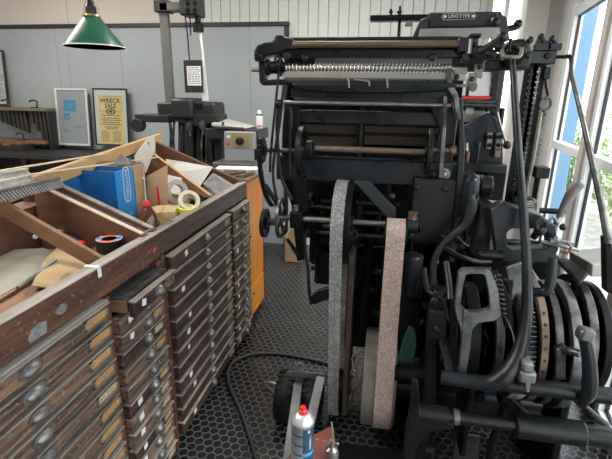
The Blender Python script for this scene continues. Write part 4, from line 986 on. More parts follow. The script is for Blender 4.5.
for x0, y0, x1, y1 in ((360, 250, 395, 258), (362, 291, 400, 294), (372, 312, 390, 315)): rect('worn_steel' if y0 > 280 else 'dark_iron', x0, y0, x1, y1, 2.27, .02, 'tie_bar', .003)

# ---- flat belts and their pulleys
def belt(xc, w, th, c0, r0, c1_, r1, name, mt, label, edge=None):
    # c = (y, z); loop around two circles in the plane x = xc
    c0, c1_ = V((0, *c0)), V((0, *c1_)); d = (c1_-c0); D_ = d.length; base = math.atan2(d.z, d.y); al = math.acos((r0-r1)/D_)
    pts = []
    for i in range(25):   # around the upper circle, the far way round
        t_ = base+al+(2*math.pi-2*al)*i/24; pts.append((c0.y+math.cos(t_)*r0, c0.z+math.sin(t_)*r0, t_))
    for i in range(25):
        t_ = base-al+(2*al)*i/24; pts.append((c1_.y+math.cos(t_)*r1, c1_.z+math.sin(t_)*r1, t_))
    out = []
    n = len(pts)
    for i in range(n):   # subdivide the straight runs a little
        out.append(pts[i]); a, b = pts[i], pts[(i+1) % n]
        if math.dist(a[:2], b[:2]) > .2:
            for k in range(1, 10): out.append((a[0]+(b[0]-a[0])*k/10, a[1]+(b[1]-a[1])*k/10, a[2]))
    rings = []
    for y, z, t_ in out:
        e = V((0, math.cos(t_), math.sin(t_)))*th; p = V((0, y, z)); rings.append([p+V((xc-w/2, 0, 0)), p+e+V((xc-w/2, 0, 0)), p+e+V((xc+w/2, 0, 0)), p+V((xc+w/2, 0, 0))])
    return part(MB(mt).loft(rings, closed=True), name, 0, label)
x1 = A(337, 230, 1.75).x
belt(x1-.003, .054, .007, (1.95, 1.10), .19, (2.04, .13), .12, 'flat_belt', 'belt_grey', 'wide grey speckled drive belt')
def pulley(xc, w, c, R, name, mt, label=None, spokes=5):
    q = V((xc, *c)); m = MB(mt).ring(q, (1, 0, 0), R-.02, R, w, 48).cyl(q-V((w*.55, 0, 0)), q+V((w*.55, 0, 0)), .035)
    m.use('dark_iron' if mt != 'dark_iron' else mt)
    for k in range(spokes): t_ = 2*math.pi*k/spokes+.3; m.bar(q, q+V((0, math.cos(t_)*(R-.01), math.sin(t_)*(R-.01))), w*.35, .035)
    return part(m, name, .003, label)
pulley(x1+.01, .08, (1.95, 1.10), .187, 'belt_pulley', 'dark_iron'); pulley(x1+.005, .08, (2.04, .13), .117, 'motor_pulley', 'dark_iron')
x2 = A(391, 300, 1.74).x
belt(x2, .078, .006, (1.86, 1.085), .068, (1.93, .33), .235, 'flat_belt', 'belt_pink', 'worn pinkish brown drive belt')
pulley(x2-.022, .15, (1.93, .33), .232, 'drive_wheel', 'pulley_wood', 'broad worn grey-brown pulley', 6); pulley(x2, .09, (1.86, 1.085), .066, 'belt_pulley', 'dark_iron')
part(MB('leather').box((x1+.048, 1.86, .12), (x1+.072, 2.0, .98)), 'belt_guard', .003, 'dark brown board beside the grey belt')

# ---- middle right
mp = rect('black_iron', 409, 180, 458, 242, 1.97, .05, 'cover_plate', .006)
bolts(mp, [(417, 187), (445, 188.5), (411, 236), (443, 237)], 1.97, .016)
m = MB('steel'); q = A(444, 174, 2.0); m.ring(q, (0, 1, 0), .012, .026, .014, 24).bolt(q+V((0, -.006, 0)), (0, -1, 0), .018, .016); part(m, 'clamp_nut', .002); part(MB('black_iron').bolt(A(433, 174, 2.02), (0, -1, 0), .018, .016), 'bolt')
plate('black_iron', [(458, 100), (463, 97), (465, 150), (463, 200), (457, 230), (452, 240), (456, 190), (459, 140)], 1.955, .03, 'side_lever', .004)
plate('worn_steel', [(444, 96), (447, 96), (446, 130), (443, 178), (438, 178), (442, 130)], 1.95, .02, 'side_lever', .003)
plate('black_iron', [(427, 100), (452, 100), (458, 118), (452, 165), (426, 165), (440, 130)], 2.05, .04, 'end_frame', .006)
plate('worn_steel', [(447, 70), (451, 68), (452, 84), (458, 94), (461, 120), (457, 120), (453, 98), (447, 88)], 1.95, .015, 'curved_arm', .003)
m = MB('blue_iron'); a, b = A(459, 219, 1.93), A(483, 176, 1.93); m.box((a.x, 1.93, a.z), (b.x, 2.1, b.z)); part(m, 'gear_housing', .028)
part(MB('black_iron').cyl(A(485, 186, 2.0)-V((.03, 0, 0)), A(485, 186, 2.0)+V((.03, 0, 0)), .045), 'housing_cap', .01)
tb('cover_grey', [(471, 195, 1.84), (472, 206, 1.84), (466, 224, 1.85), (452, 236, 1.86), (439, 250, 1.87), (433, 268, 1.87), (434, 290, 1.86), (436, 296, 1.86)], [.012, .021, .017, .014, .015, .018, .02], 'curved_lever', 16)
m = MB('black_iron'); q = A(412, 226, 1.90); m.cyl(q+V((-.035, 0, 0)), q+V((.025, 0, 0)), .033).cyl(q+V((.025, 0, 0)), q+V((.04, 0, 0)), .024); part(m, 'shaft_bearing', .005)
part(MB('bronze_rod').cyl(q+V((0, 0, .03)), q+V((0, 0, .058)), .02).cyl(q+V((0, 0, .058)), q+V((0, 0, .064)), .023), 'oil_cup', .002, 'brown brass oil cup')
a, b = A(413, 255, 1.86), A(413, 294, 1.86); part(MB('black_iron').lathe([(.01, 0), (.045, .002), (.047, .01), (.047, a.z-b.z-.01), (.043, a.z-b.z), (.02, a.z-b.z+.012), (.0, a.z-b.z+.014)], (a.x, 1.86, b.z), n=30), 'dash_pot', smooth=50)
m = MB('dark_iron'); m.box((a.x-.05, 1.9, b.z-.3), (a.x+.06, 2.0, b.z+.02)); part(m, 'pot_bracket', .008)
for px, y0, y1 in ((405, 180, 330), (455, 225, 330), (470, 215, 300)): rect('dark_iron', px, y0, px+12, y1, 2.08, .06, 'upright_bar', .005)
for pts in ([(440, 245, 1.9), (455, 255, 1.92), (475, 262, 1.95), (490, 262, 1.98)], [(455, 238, 1.92), (470, 250, 1.94), (490, 252, 1.98)]): tb('black_iron', pts, .014, 'cast_rib', 8)
rect('worn_steel', 449, 243, 457, 262, 1.96, .02, 'small_plate', .003)
# window-shaped casting
m = MB('blue_iron'); y = 1.74
hole = [(507, 233), (512, 229), (540, 229), (548, 234), (550, 246), (546, 249), (512, 249), (507, 246)]
outer = [(490, 210), (503, 203), (540, 214), (556, 226), (559, 250), (552, 262), (520, 264), (498, 262)]
rings = [[A(*p, y) for p in outer], [A(*p, y) for p in hole], [A(*p, y)+V((0, .07, 0)) for p in hole], [A(*p, y)+V((0, .07, 0)) for p in outer]]
m.loft(rings, closed=True); part(m, 'window_casting', .006)
rect('blue_iron', 472, 205, 497, 258, 1.84, .1, 'casting_shoulder', .015)
a = A(479, 254, 1.74); part(MB('black_iron').cyl(a+V((-.005, 0, 0)), a+V((.09, 0, 0)), .022), 'casting_boss', .004)
hrod('worn_steel', 505, 556, 243, 1.83, .012, 'lock_rod')
tb('black_iron', [(533, 238, 1.70), (540, 229, 1.69), (547, 222, 1.68)], [.012, .015, .012], 'handle', m=MB('black_iron').sphere(A(540, 230, 1.69), .022)) 
m = MB('galvanised').tube([A(548, 222, 1.7), A(553, 217, 1.7), A(557, 222, 1.7), A(560, 218, 1.71)], .006, n=8).cyl(A(540, 241, 1.7), A(578, 250, 1.75), .007).sphere(A(556, 240, 1.7), .016).bar(A(549, 240, 1.69), A(572, 244, 1.72), .02, .012); part(m, 'release_lever', label='bright small metal levers')
part(MB('copper').tube([A(560, 251, 1.7), A(567, 253, 1.69), A(571, 248, 1.69), A(568, 243, 1.7)], .0045, n=8), 'wire_loop', label='copper wire loop')
tb('blue_iron', [(528, 291, 1.62), (542, 292, 1.61), (549, 286, 1.61), (552, 270, 1.62), (553, 258, 1.63)], [.016, .018, .019, .016, .014], 'finger_lever', 14)
plate('grey_steel', [(506, 268), (520, 262), (532, 268), (540, 280), (530, 290), (523, 285), (522, 303), (512, 306), (510, 290)], 1.72, .03, 'latch_plate', .005, 'pale worn steel latch')
rect('grey_steel', 510, 282, 517, 300, 1.70, .03, 'latch_block', .004)
# bench-like ledge at the right
m = MB('grey_steel').hexa([A(566, 262, 1.95), A(588, 276, 1.75), A(579, 286, 1.75), A(556, 262, 1.95), *(p+V((0, 0, .018)) for p in [A(566, 262, 1.95), A(588, 276, 1.75), A(579, 286, 1.75), A(556, 262, 1.95)])]); part(m, 'ledge_plate', .002, 'grey steel ledge')
m = MB('steel_plate').hexa([A(569, 263, 1.93), A(591, 277, 1.73), A(640, 276, 1.80), A(601, 258, 2.02), A(569, 251, 1.93), A(592, 264, 1.73), A(640, 263, 1.80), A(601, 247, 2.02)]); part(m, 'side_box', .005)
# ---- cams, gears and wheels on the cam shaft
CY, CZ, CRD = 1.80, .685, .25
def xat(px): return A(px, 335, CY-CRD+.01).x
hq = V((xat(470), CY, CZ)); part(MB('dark_iron').cyl(hq, (xat(630), CY, CZ), .05), 'cam_shaft')
def camring(px, R, w, name, mt, rim=.035, label=None, spokes=0, teeth=0, a0=0, a1=360, ecc=(0, 0)):
    q = V((xat(px), CY+ecc[0], CZ+ecc[1])); m = MB(mt)
    if teeth: m.gear(q, (1, 0, 0), R-.05, R, w, teeth, .014)
    else: m.ring(q, (1, 0, 0), R-rim, R, w, 64 if a1-a0 >= 360 else 48, a0, a1)
    m.use('dark_iron')
    if spokes:
        for k in range(spokes): t_ = 2*math.pi*k/spokes+.25; m.bar(q, q+V((0, math.cos(t_)*(R-rim*.7), math.sin(t_)*(R-rim*.7))), w*.6, .045)
        m.cyl(q-V((w*.7, 0, 0)), q+V((w*.7, 0, 0)), .075)
    else: m.cyl(q-V((w*.3, 0, 0)), q+V((w*.3, 0, 0)), R-rim*.8, n=40)
    return part(m, name, .003, label)
camring(478, .22, .05, 'cam', 'dark_iron')
camring(505, .225, .03, 'cam', 'worn_steel', .03)
camring(533, .25, .052, 'drive_gear', 'worn_steel', teeth=84, label='steel gear with fine teeth')
m = camring(548, .258, .028, 'cam_ring', 'rust_rod', .03, 'brown cam ring with drilled holes', ecc=(.0, .01))
for k in range(-5, 8): t_ = math.pi+k*.17; part(MB('black_iron').lathe([(.006, -.002), (.006, .001), (.003, .0015)], V((xat(548), CY+math.cos(t_)*.258, CZ+.01+math.sin(t_)*.258)), (0, math.cos(t_), math.sin(t_)), 10), 'screw', par=m)
camring(564, .255, .028, 'cam', 'worn_steel', .05, ecc=(.0, .0))
camring(582, .265, .036, 'cam', 'grey_steel', .04, 'broad pale steel cam rim', ecc=(.0, .0))
camring(603, .25, .03, 'hand_wheel', 'worn_steel', .035, 'spoked wheel at the right end', 5, ecc=(.03, .03))
camring(622, .235, .03, 'cam', 'dark_iron', ecc=(.03, .02))
# arched lever frame in front of the cams
y = 1.50
outer = [(459, 273), (464, 270), (487, 270), (492, 274), (498, 290), (501, 316), (494, 321), (478, 323), (472, 330), (470, 350), (466, 374), (459, 374), (462, 345), (461, 330), (457, 318), (455, 308), (457, 288)]
hole = [(466, 275), (470, 274), (483, 274), (486, 277), (489.5, 295), (490.5, 308), (488, 311), (479, 313), (472, 313), (468, 313), (466, 312), (464, 311), (463, 309), (461.5, 307), (460.5, 304), (461.5, 296), (463.5, 284)]
m = MB('grey_steel').loft([[A(*p, y) for p in outer], [A(*p, y) for p in hole], [A(*p, y)+V((0, .03, 0)) for p in hole], [A(*p, y)+V((0, .03, 0)) for p in outer]], closed=True); part(m, 'arched_lever', .003, 'grey worn arched steel lever')
plate('dark_iron', [(492, 274), (498, 272), (511, 300), (515, 330), (505, 328), (500, 300)], 1.53, .03, 'link_plate', .004)
m = MB('worn_steel'); pts = []
for i in range(60): t_ = i/59; c_ = A(498, 275, 1.52).lerp(A(503, 315, 1.52), t_); pts.append(c_+V((math.cos(i*.9)*.012, math.sin(i*.9)*.012, 0)))
m.tube(pts, .0022, n=6, k=2).tube([A(503, 315, 1.52), A(508, 322, 1.51), A(513, 335, 1.5), A(514, 345, 1.5)], .003, n=6); part(m, 'spring', label='small coil spring')
# bearing stack left of the arch
bb = rect('black_iron', 427, 312, 451, 340, 1.62, .10, 'bearing_cap', .012)
bolts(bb, [(437, 329)], 1.62, .016); rect('black_iron', 431, 292, 447, 314, 1.64, .07, 'bearing_neck', .01)
bolts(mc, [(434, 301)], 1.63, .016)
tb('black_iron', [(424, 268, 1.72), (428, 290, 1.68), (443, 300, 1.64), (449, 320, 1.62)], .012, 'link_rod', 8)
tb('black_iron', [(446, 262, 1.72), (449, 285, 1.66), (450, 300, 1.62)], .014, 'link_rod', 8)
for pts in ([(427, 339), (436, 339), (436, 400), (424, 459), (408, 459), (424, 400)], [(438, 339), (449, 339), (456, 378), (447, 380)]): plate('dark_iron' if pts[0][0] < 430 else 'worn_steel', pts, 1.66, .04, 'support_leg', .005)
plate('dark_iron', [(451, 300), (458, 300), (458, 360), (462, 372), (455, 372), (450, 350)], 1.60, .05, 'upright_bar', .004)
# arched foot bottom left
plate('black_iron', [(402, 470), (406, 430), (411, 405), (412, 380), (418, 380), (420, 404), (418, 420), (414, 440), (411, 470)], 1.60, .04, 'arched_foot', .006)
plate('black_iron', [(416, 420), (455, 424), (452, 430), (432, 432), (418, 445), (412, 470), (408, 470), (412, 440)], 1.62, .04, 'arched_foot', .006)
hrod('dark_iron', 393, 428, 374, 1.75, .035, 'lower_axle'); hrod('dark_iron', 396, 412, 386, 1.74, .02, 'lower_axle')
# ---- long curved lever from the top down to the lower shaft
tb('blue_iron', [(512, 57, 1.90), (515, 100, 1.84), (519, 160, 1.76), (524, 220, 1.68), (527, 275, 1.60), (526, 318, 1.54), (519, 352, 1.49), (506, 374, 1.46), (490, 383, 1.455), (468, 381, 1.46), (441, 377, 1.47)],
   [.011, .013, .0145, .0155, .0175, .021, .026, .033, .031, .025, .025], 'long_lever', 20, 'long polished curved lever')
tb('beige_steel', [(502, 50, 1.88), (504, 56, 1.86), (512, 57, 1.85), (520, 56, 1.86), (522, 48, 1.88)], .007, 'fork_bracket', 8, 'pale forked bracket')
m = MB('steel'); m.cyl(A(505, 105, 1.84)-V((0, .0, 0)), A(515, 102, 1.82), .008)
a = A(528, 388, 1.49); b = A(640, 399, 1.50); part(MB('black_iron').cyl((A(498, 385, 1.50).x, 1.50, a.z), (b.x, 1.50, a.z-.0), .030, n=24), 'rocker_shaft')
m = MB('galvanised'); 
for px0, py0, px1, py1 in ((520, 361, 533, 369), (517, 371, 536, 380)): a, b = A(px0, py1, 1.45), A(px1, py0, 1.45); m.box((a.x, 1.43, a.z), (b.x, 1.52, b.z))
o = part(m, 'shaft_clamp', .008, 'pale steel clamp on the rocker shaft'); part(MB('steel').cyl(A(527, 380, 1.44), A(527, 387, 1.44), .012, n=6).cyl(A(527, 386, 1.44), A(527, 391, 1.44), .007), 'clamp_bolt', par=o)
# lower shaft with sleeve
def lsh(px0, px1, r, name, mt='black_iron', bev=.004):
    a, b = A(px0, 0, 1.5).x, A(px1, 0, 1.5).x
    za = A(516, 425, 1.5); zb_ = za.z; ax, bx_ = A(px0, 425, 1.5).x, A(px1, 425, 1.5).x
    return part(MB(mt).cyl((ax, 1.5, zb_), (bx_, 1.5, zb_), r, n=28), name, bev)
lsh(416, 447, .035, 'shaft_collar'); lsh(445, 518, .026, 'lower_shaft'); lsh(452, 458, .030, 'shaft_ring', 'rust_rod', .002); lsh(514, 586, .046, 'shaft_sleeve', bev=.006); lsh(584, 614, .038, 'shaft_collar'); lsh(612, 660, .030, 'lower_shaft')
# claw over the rocker shaft
tb('blue_iron', [(583, 332, 1.48), (588, 352, 1.46), (590, 375, 1.45), (589, 392, 1.45), (582, 404, 1.46)], [.018, .022, .024, .025, .014], 'claw_lever', 18)
m = MB('grey_steel'); q = A(585, 334, 1.46); m.cbox(q, (.05, .05, .045), (0, 10, 0)); part(m, 'claw_cap', .012, 'pale steel cap')
tb('worn_steel', [(564, 351, 1.52), (571, 351, 1.50), (580, 354, 1.48)], .014, 'cam_roller', 10)
plate('worn_steel', [(556, 350), (566, 346), (566, 380), (555, 380)], 1.53, .03, 'cam_shoe', .004)
for x0, y0, x1, y1, yy in ((470, 395, 486, 402, 1.9), (500, 398, 522, 409, 1.75), (560, 395, 566, 415, 1.6), (588, 392, 600, 420, 1.62)): rect('dark_iron', x0, y0, x1, y1, yy, .08, 'tie_block', .005)
tb('dark_iron', [(505, 405, 1.62), (500, 420, 1.65), (492, 445, 1.7), (488, 470, 1.75)], .018, 'lower_strut', 8)
tb('black_iron', [(575, 398, 1.56), (590, 412, 1.58), (606, 425, 1.6)], .014, 'lower_strut', 8)
tb('dark_iron', [(508, 396, 1.66), (525, 412, 1.7), (540, 425, 1.75)], .014, 'lower_strut', 8)
plate('worn_steel', [(456, 432), (480, 436), (478, 470), (452, 460)], 1.8, .02, 'foot_plate', .004)
# base
m = MB('dark_iron').box((.02, 2.1, 0), (.95, 2.42, .16)); m.box((.22, 1.72, 0), (.32, 2.2, .12)).box((.78, 1.62, 0), (.88, 2.2, .12)); part(m, 'base_casting', .02)
part(MB('dark_iron').box((.28, 2.12, .1), (.86, 2.40, .95)), 'column_casting', .03)
part(MB('dark_iron').box((xat(600), 1.72, .1), (xat(612), 1.9, .76)), 'cam_bracket', .01); part(MB('dark_iron').box((xat(488), 1.72, .1), (xat(496), 1.95, .80)), 'cam_bracket', .01)
m = MB('dark_iron').box((A(300, 250, 2.1).x, 2.1, .0), (A(312, 250, 2.1).x+.02, 2.4, .10)); 
# small bright details inside the machine
for px, py, w, h, yy in ((463, 300, 8, 4, 1.75), (470, 338, 5, 14, 1.72), (440, 350, 3, 12, 1.9), (482, 345, 6, 20, 1.68), (497, 352, 5, 10, 1.62), (421, 304, 6, 5, 2.0), (416, 320, 7, 5, 2.0), (372, 271, 9, 3, 2.2), (373, 313, 6, 4, 2.2)):
    rect('worn_steel', px, py, px+w, py+h, yy, .02, 'small_plate', .003)
for pts in ([(484, 330, 1.7), (490, 345, 1.68), (493, 362, 1.66)], [(472, 325, 1.74), (476, 345, 1.72), (474, 365, 1.7)]): tb('worn_steel', pts, .006, 'thin_link', 8)

# ---- upper right: bearings, levers, chains
rect('black_iron', 457, 37, 470, 53, 1.95, .09, 'bearing_block', .008); rect('black_iron', 470, 33, 482, 37, 1.96, .07, 'bearing_cap', .005); rect('black_iron', 472, 36, 480, 52, 1.97, .07, 'bearing_block', .01)
part(MB('black_iron').cyl(A(479, 53, 1.94), A(479, 53, 1.98), .028).cyl(A(479, 53, 1.93), A(479, 53, 1.95), .018), 'pivot_boss', .004)
tb('black_iron', [(479, 53, 1.93), (490, 46, 1.92), (502, 37, 1.91)], [.013, .016, .015], 'crank_arm', 12, m=MB('black_iron').sphere(A(502, 37, 1.91), .02)); m = MB('black_iron').sphere(A(500, 47, 1.91), .02).sphere(A(492, 54, 1.92), .018); part(m, 'ball_knob', smooth=60)
rect('black_iron', 462, 53, 470, 62, 1.94, .05, 'bearing_foot', .006)
plate('black_iron', [(504, 46), (511, 40), (524, 38), (531, 44), (533, 56), (529, 69), (507, 69)], 1.94, .09, 'end_housing', .01)
part(MB('black_iron').cyl(A(516, 55, 1.92), A(516, 55, 2.02), .04, n=32), 'housing_drum', .008); bolts(mc, [(528, 55), (517, 47), (530, 40)], 1.92, .013)
rect('black_iron', 485, 60, 528, 70, 1.98, .07, 'lower_bracket', .006); rect('black_iron', 508, 38, 513, 52, 1.915, .02, 'latch', .004)
rect('blue_iron', 526, 50, 558, 64, 2.02, .05, 'end_beam', .005); bolts(mc, [(547, 56)], 2.02, .012)
for px in (541, 552):
    m = MB('black_iron').tube([A(px-4, 49, 2.03), A(px-3, 43, 2.03), A(px, 38 if px < 545 else 40, 2.03), A(px+3, 44, 2.03), A(px+4, 49, 2.03)], .011, n=10).sphere(A(px, 37 if px < 545 else 39, 2.03), .014).box(A(px-4, 50, 2.0), A(px+5, 45, 2.06)); part(m, 'wing_nut', smooth=60)
for px0, py0, px1, py1, mt in ((453, 67, 468, 74, 'beige_steel'), (456, 73, 466, 81, 'steel'), (474, 64, 484, 78, 'beige_steel'), (468, 73, 478, 86, 'beige_steel'), (449, 84, 470, 87, 'beige_steel')): rect(mt, px0, py0, px1, py1, 1.965, .02, 'adjuster', .004, 'worn pale metal adjuster')
plate('worn_steel', [(468, 84), (478, 84), (477, 89), (474, 92), (471, 91), (469, 88)], 1.96, .02, 'pointer', .003); bolts(mc, [(472, 79), (480, 67), (457, 77)], 1.96, .01)
for px, py0, py1 in ((466, 78, 96), (497, 70, 100)): rect('black_iron', px, py0, px+5, py1, 2.02, .03, 'hanger', .003)
# chain column
m = MB('dark_iron')
for o_ in (-4, 4):
    m.bar(A(536+o_, 64, 2.06), A(512+o_, 216, 2.06), .012, .05, (1, 0, 0))
part(m, 'chain_guide', .002)
def chain(p0, p1, n, name, mt, s=.011, label=None):
    m = MB(mt); p0, p1 = V(p0), V(p1)
    for i in range(n):
        a = p0.lerp(p1, i/n); b = p0.lerp(p1, (i+.75)/n)
        if i % 2: m.bar(a, b, s*.7, s*1.7, (1, 0, 0))
        else: m.bar(a, b, s*1.7, s*.7, (1, 0, 0))
    return part(m, name, 0, label, smooth=0)
chain(A(539, 68, 2.04), A(516, 214, 2.04), 60, 'roller_chain', 'worn_steel', .008, label='chain with worn bright links'); chain(A(531, 70, 2.05), A(510, 214, 2.05), 48, 'roller_chain', 'black_iron')
m = MB('black_iron').ring(A(545, 104, 2.04), (.3, -1, 0), .022, .028, .007, 24); part(m, 'chain_ring')
chain(A(544, 111, 2.04), A(536, 156, 2.04), 18, 'hanging_chain', 'worn_steel', .012)
tb('black_iron', [(546, 67, 2.05), (546, 85, 2.05), (548, 95, 2.05), (545, 99, 2.04)], .006, 'hanger_hook', 8); rect('black_iron', 543, 67, 552, 79, 2.04, .03, 'hanger', .003)
rect('black_iron', 535, 168, 551, 178.5, 2.0, .08, 'bracket_block', .004); rect('black_iron', 534, 178, 541, 202, 2.03, .05, 'bracket_post', .004)
tb('beige_steel', [(541, 112, 2.0), (535, 150, 2.0), (528, 185, 2.0), (524, 215, 2.0)], .007, 'slide_rail', 8, 'pale flat slide rail')
m = MB('black_iron'); a, b = A(516, 222, 1.9), A(540, 200, 1.9); m.box((a.x, 1.9, a.z), (b.x, 2.0, b.z)); part(m, 'chain_housing', .02)
m = MB('steel')
for k in range(7): q = A(527+k*.8, 202+k*2.4, 1.895); m.bar(q+V((-.008, 0, 0)), q+V((.02, 0, .004)), .004, .006)
part(m, 'spring', label='small bright spring')
hrod('black_iron', 540, 560, 211, 1.92, .012, 'stop_bar')
# pale lever at the right, and the strap below it
tb('worn_steel', [(557, 57, 2.03), (564, 57, 2.0), (571, 58, 1.95), (572, 76, 1.9), (579, 104, 1.84), (590, 152, 1.76), (601, 204, 1.68), (608, 244, 1.62)], [.007, .007, .008, .008, .009, .0105, .011, .011], 'pale_lever', 12, 'long bent steel lever')
plate('dark_iron', [(605, 238), (612, 238), (616, 296), (606, 292)], 1.62, .04, 'lever_socket', .004)
tb('galvanised', [(551, 236, 1.9), (560, 215, 1.86), (571, 194, 1.83), (580, 184, 1.82), (582, 182, 1.82)], [.01, .014, .023, .022, .012], 'rounded_handle', 12, 'grey steel handle with rounded end', flat=.5)
part(MB('black_plastic').sphere(A(563, 227, 1.8), .014), 'knob', smooth=60)
# extra running gear seen behind the drive shaft
for px, py, R, yy in ((311, 212, .10, 2.16), (323, 216, .085, 2.2), (360, 212, .08, 2.2), (378, 226, .07, 2.2)): disc('black_iron', px, py, yy, R, .018, 'flange_wheel', .03, 4)
for px0, px1, py, yy, r in ((303, 332, 207, 2.12, .009), (345, 392, 213, 2.2, .012), (318, 334, 226, 2.14, .014), (352, 392, 246, 2.22, .01)): hrod('worn_steel', px0, px1, py, yy, r, 'short_shaft')
for px0, y0, px1, y1, yy in ((318, 240, 332, 246, 2.14), (344, 262, 352, 290, 2.2), (376, 236, 390, 244, 2.2)): rect('black_iron', px0, y0, px1, y1, yy, .06, 'small_bracket', .006)
for pts in ([(350, 352, 2.14), (353, 366, 2.10), (349, 380, 2.08), (352, 392, 2.06)], [(356, 356, 2.14), (350, 370, 2.12), (356, 384, 2.08), (352, 398, 2.05)], [(347, 372, 2.12), (353, 378, 2.1), (357, 372, 2.1), (355, 360, 2.12)]):
    tb('beige_steel', pts, .006, 'hose', 8, 'pale hose near the floor')
for px, py in ((392, 196), (400, 262), (436, 262), (462, 246), (476, 232), (488, 270)): bolts(mc, [(px, py)], 1.99 if px < 420 else 1.9, .014, 'worn_steel')
# ================================================================== SECOND MACHINE BEHIND
s2 = thing('typesetting_machine', 'second black typesetting machine behind the first, with the LINOTYPE plate on its top cover', 'machine', (.45, 2.8, 0))
def r2(mt, px0, py0, px1, py1, y, d, name, bevel=.004, label=None):
    a, b = A(px0, py1, y), A(px1, py0, y); o = MB(mt).box((a.x, y, a.z), (b.x, y+d, b.z)).build(name, s2, bevel)
    if label: o['label'] = label
    return o
r2('cover_grey', 427, 11, 503, 28, 2.6, .16, 'top_cover', .012)
m = MB('steel_plate'); o_ = [A(*p, 2.585) for p in ((444, 13.2), (474, 12.2), (477, 15.8), (474, 19.4), (444, 20.2), (441, 17))]; m.prism(o_, (0, .016, 0))
cc = A(459, 16.3, 2.584); i_ = [cc+(p+V((0, -.001, 0))-cc)*.93 for p in o_]
i_ = [V((cc.x+(p.x-cc.x)*.955, 2.584, cc.z+(p.z-cc.z)*.78)) for p in o_]; m.use('black_iron').prism(i_, (0, .004, 0)); m.use('white_tag').text('LINOTYPE', (cc.x, 2.5832, cc.z), (1, 0, 0), (0, 0, 1), .024, squash=1.0)
dx = A(449, 16, 2.5).x-A(448, 16, 2.5).x
for sx_ in (-14.5, 14.5): m.box((cc.x+sx_*dx-.008, 2.583, cc.z-.006), (cc.x+sx_*dx+.008, 2.5835, cc.z+.006))
o = m.build('name_plate', s2, smooth=0); o['label'] = 'oval metal plate reading LINOTYPE'
m = MB('steel_plate').prism([A(*p, 2.55) for p in ((420, 29), (500, 27), (500, 38), (418, 38))], (0, .02, 0)); m.build('sloping_plate', s2, .002)['label'] = 'pale steel sloping plate'
MB('cover_grey').prism([A(*p, 2.57) for p in ((497, 12), (507, 17), (510, 40), (499, 44))], (0, .2, 0)).build('cover_end', s2, .006)
MB('cover_grey').prism([A(*p, 2.57) for p in ((420, 20), (428, 16), (428, 38), (412, 38))], (0, .12, 0)).build('cover_end', s2, .006)
a = A(495, 22, 2.55); MB('black_iron').sphere(a, .025).build('knob', s2)
r2('dark_iron', 370, 14, 430, 20.5, 2.62, .07, 'slide_arm', .005)
m = MB('black_iron')
for px, h in ((391, 6), (400, 9), (399, 4)): m.bar(A(px, 15, 2.64), A(px, 15-h, 2.64), .012, .012).cyl(A(px-2, 12, 2.64), A(px+2, 12, 2.64), .006)
m.build('slide_pin', s2); r2('dark_iron', 397, 20, 401, 38, 2.64, .03, 'arm_post', .003); r2('steel', 405, 21, 413, 26, 2.61, .03, 'arm_clamp', .003)
m = MB('black_iron').tube([A(507, 29, 2.6), A(516, 27, 2.6), A(518, 24, 2.6)], .016).sphere(A(518, 24, 2.6), .022); m.build('crank_arm', s2)
r2('white_tag', 462, 72, 492, 96.5, 2.58, .008, 'paper_card', .001, 'pale card'); r2('red_plastic', 462, 96, 492, 99, 2.572, .012, 'red_strip', .001, 'red strip')
m = MB('worn_steel'); 
for py in (101.5, 104.8): a, b = A(462, py, 2.56), A(496, py, 2.56); m.cyl((a.x, 2.56, a.z), (b.x, 2.56, a.z), .012)
m.build('roller', s2)
r2('can_light_blue', 466, 106, 474, 109, 2.6, .004, 'printed_card', 0, 'small coloured card'); r2('tape_cream', 466, 109, 474, 113.5, 2.6, .004, 'printed_card', 0)
r2('steel_plate', 462, 111, 490, 122, 2.66, .01, 'rear_plate', .002)
MB('blue_iron').prism([A(*p, 2.55) for p in ((462, 127), (489, 113), (498, 119), (503, 130), (503, 168), (462, 168))], (0, .05, 0)).build('side_plate', s2, .005)
for x0, x1 in ((486, 493), (495, 503)):
    o = r2('box_grey', x0, 133, x1, 149, 2.52, .03, 'switch_block', .003, 'grey switch block with screws')
    for px, py in ((x0+2, 137), (x1-2, 137), (x0+3.5, 145)): MB('dark_iron').bolt(A(px, py, 2.52), (0, -1, 0), .012, .008).build('screw', o)
MB('steel').tube([A(497, 112, 2.5), A(501, 128, 2.5), A(506, 143, 2.5)], .007, n=8).build('lever', s2)['label'] = 'bright lever'; MB('black_plastic').sphere(A(507, 145, 2.5), .022).build('lever_knob', s2)
r2('worn_steel', 476, 142, 481, 166, 2.5, .03, 'upright_plate', .003); r2('copper', 466, 152, 470, 163, 2.5, .02, 'oil_cup', .004, 'copper-coloured fitting'); r2('bronze_rod', 494, 150, 501, 158, 2.5, .03, 'brass_block', .004)
m = MB('steel').cyl(A(466, 148, 2.5), A(466, 143, 2.5), .014).sphere(A(466, 150, 2.5), .016); m.build('oil_cup', s2)
r2('black_iron', 462, 165, 508, 172, 2.47, .3, 'table', .006); r2('dark_iron', 483, 172, 507, 200, 2.5, .25, 'table_bracket', .006); r2('steel', 468, 175, 484, 177.5, 2.48, .01, 'scale_bar', .001)
r2('black_iron', 497, 108, 502, 168, 2.6, .05, 'upright_bar', .004); r2('dark_iron', 488, 70, 492, 112, 2.6, .05, 'upright_bar', .004)
m = MB('black_iron'); p0, p1 = A(494, 68, 2.57), A(494, 112, 2.57)
for i in range(14): a = p0.lerp(p1, i/14); m.bar(a, a+V((0, 0, -.018)), .022 if i % 2 else .01, .01)
m.build('roller_chain', s2, smooth=0)
MB('dark_iron').box((.15, 2.62, 0), (.85, 3.1, .2)).build('base_casting', s2, .02); MB('dark_iron').box((.3, 2.7, .2), (.62, 3.0, 1.9)).build('column_casting', s2, .03)

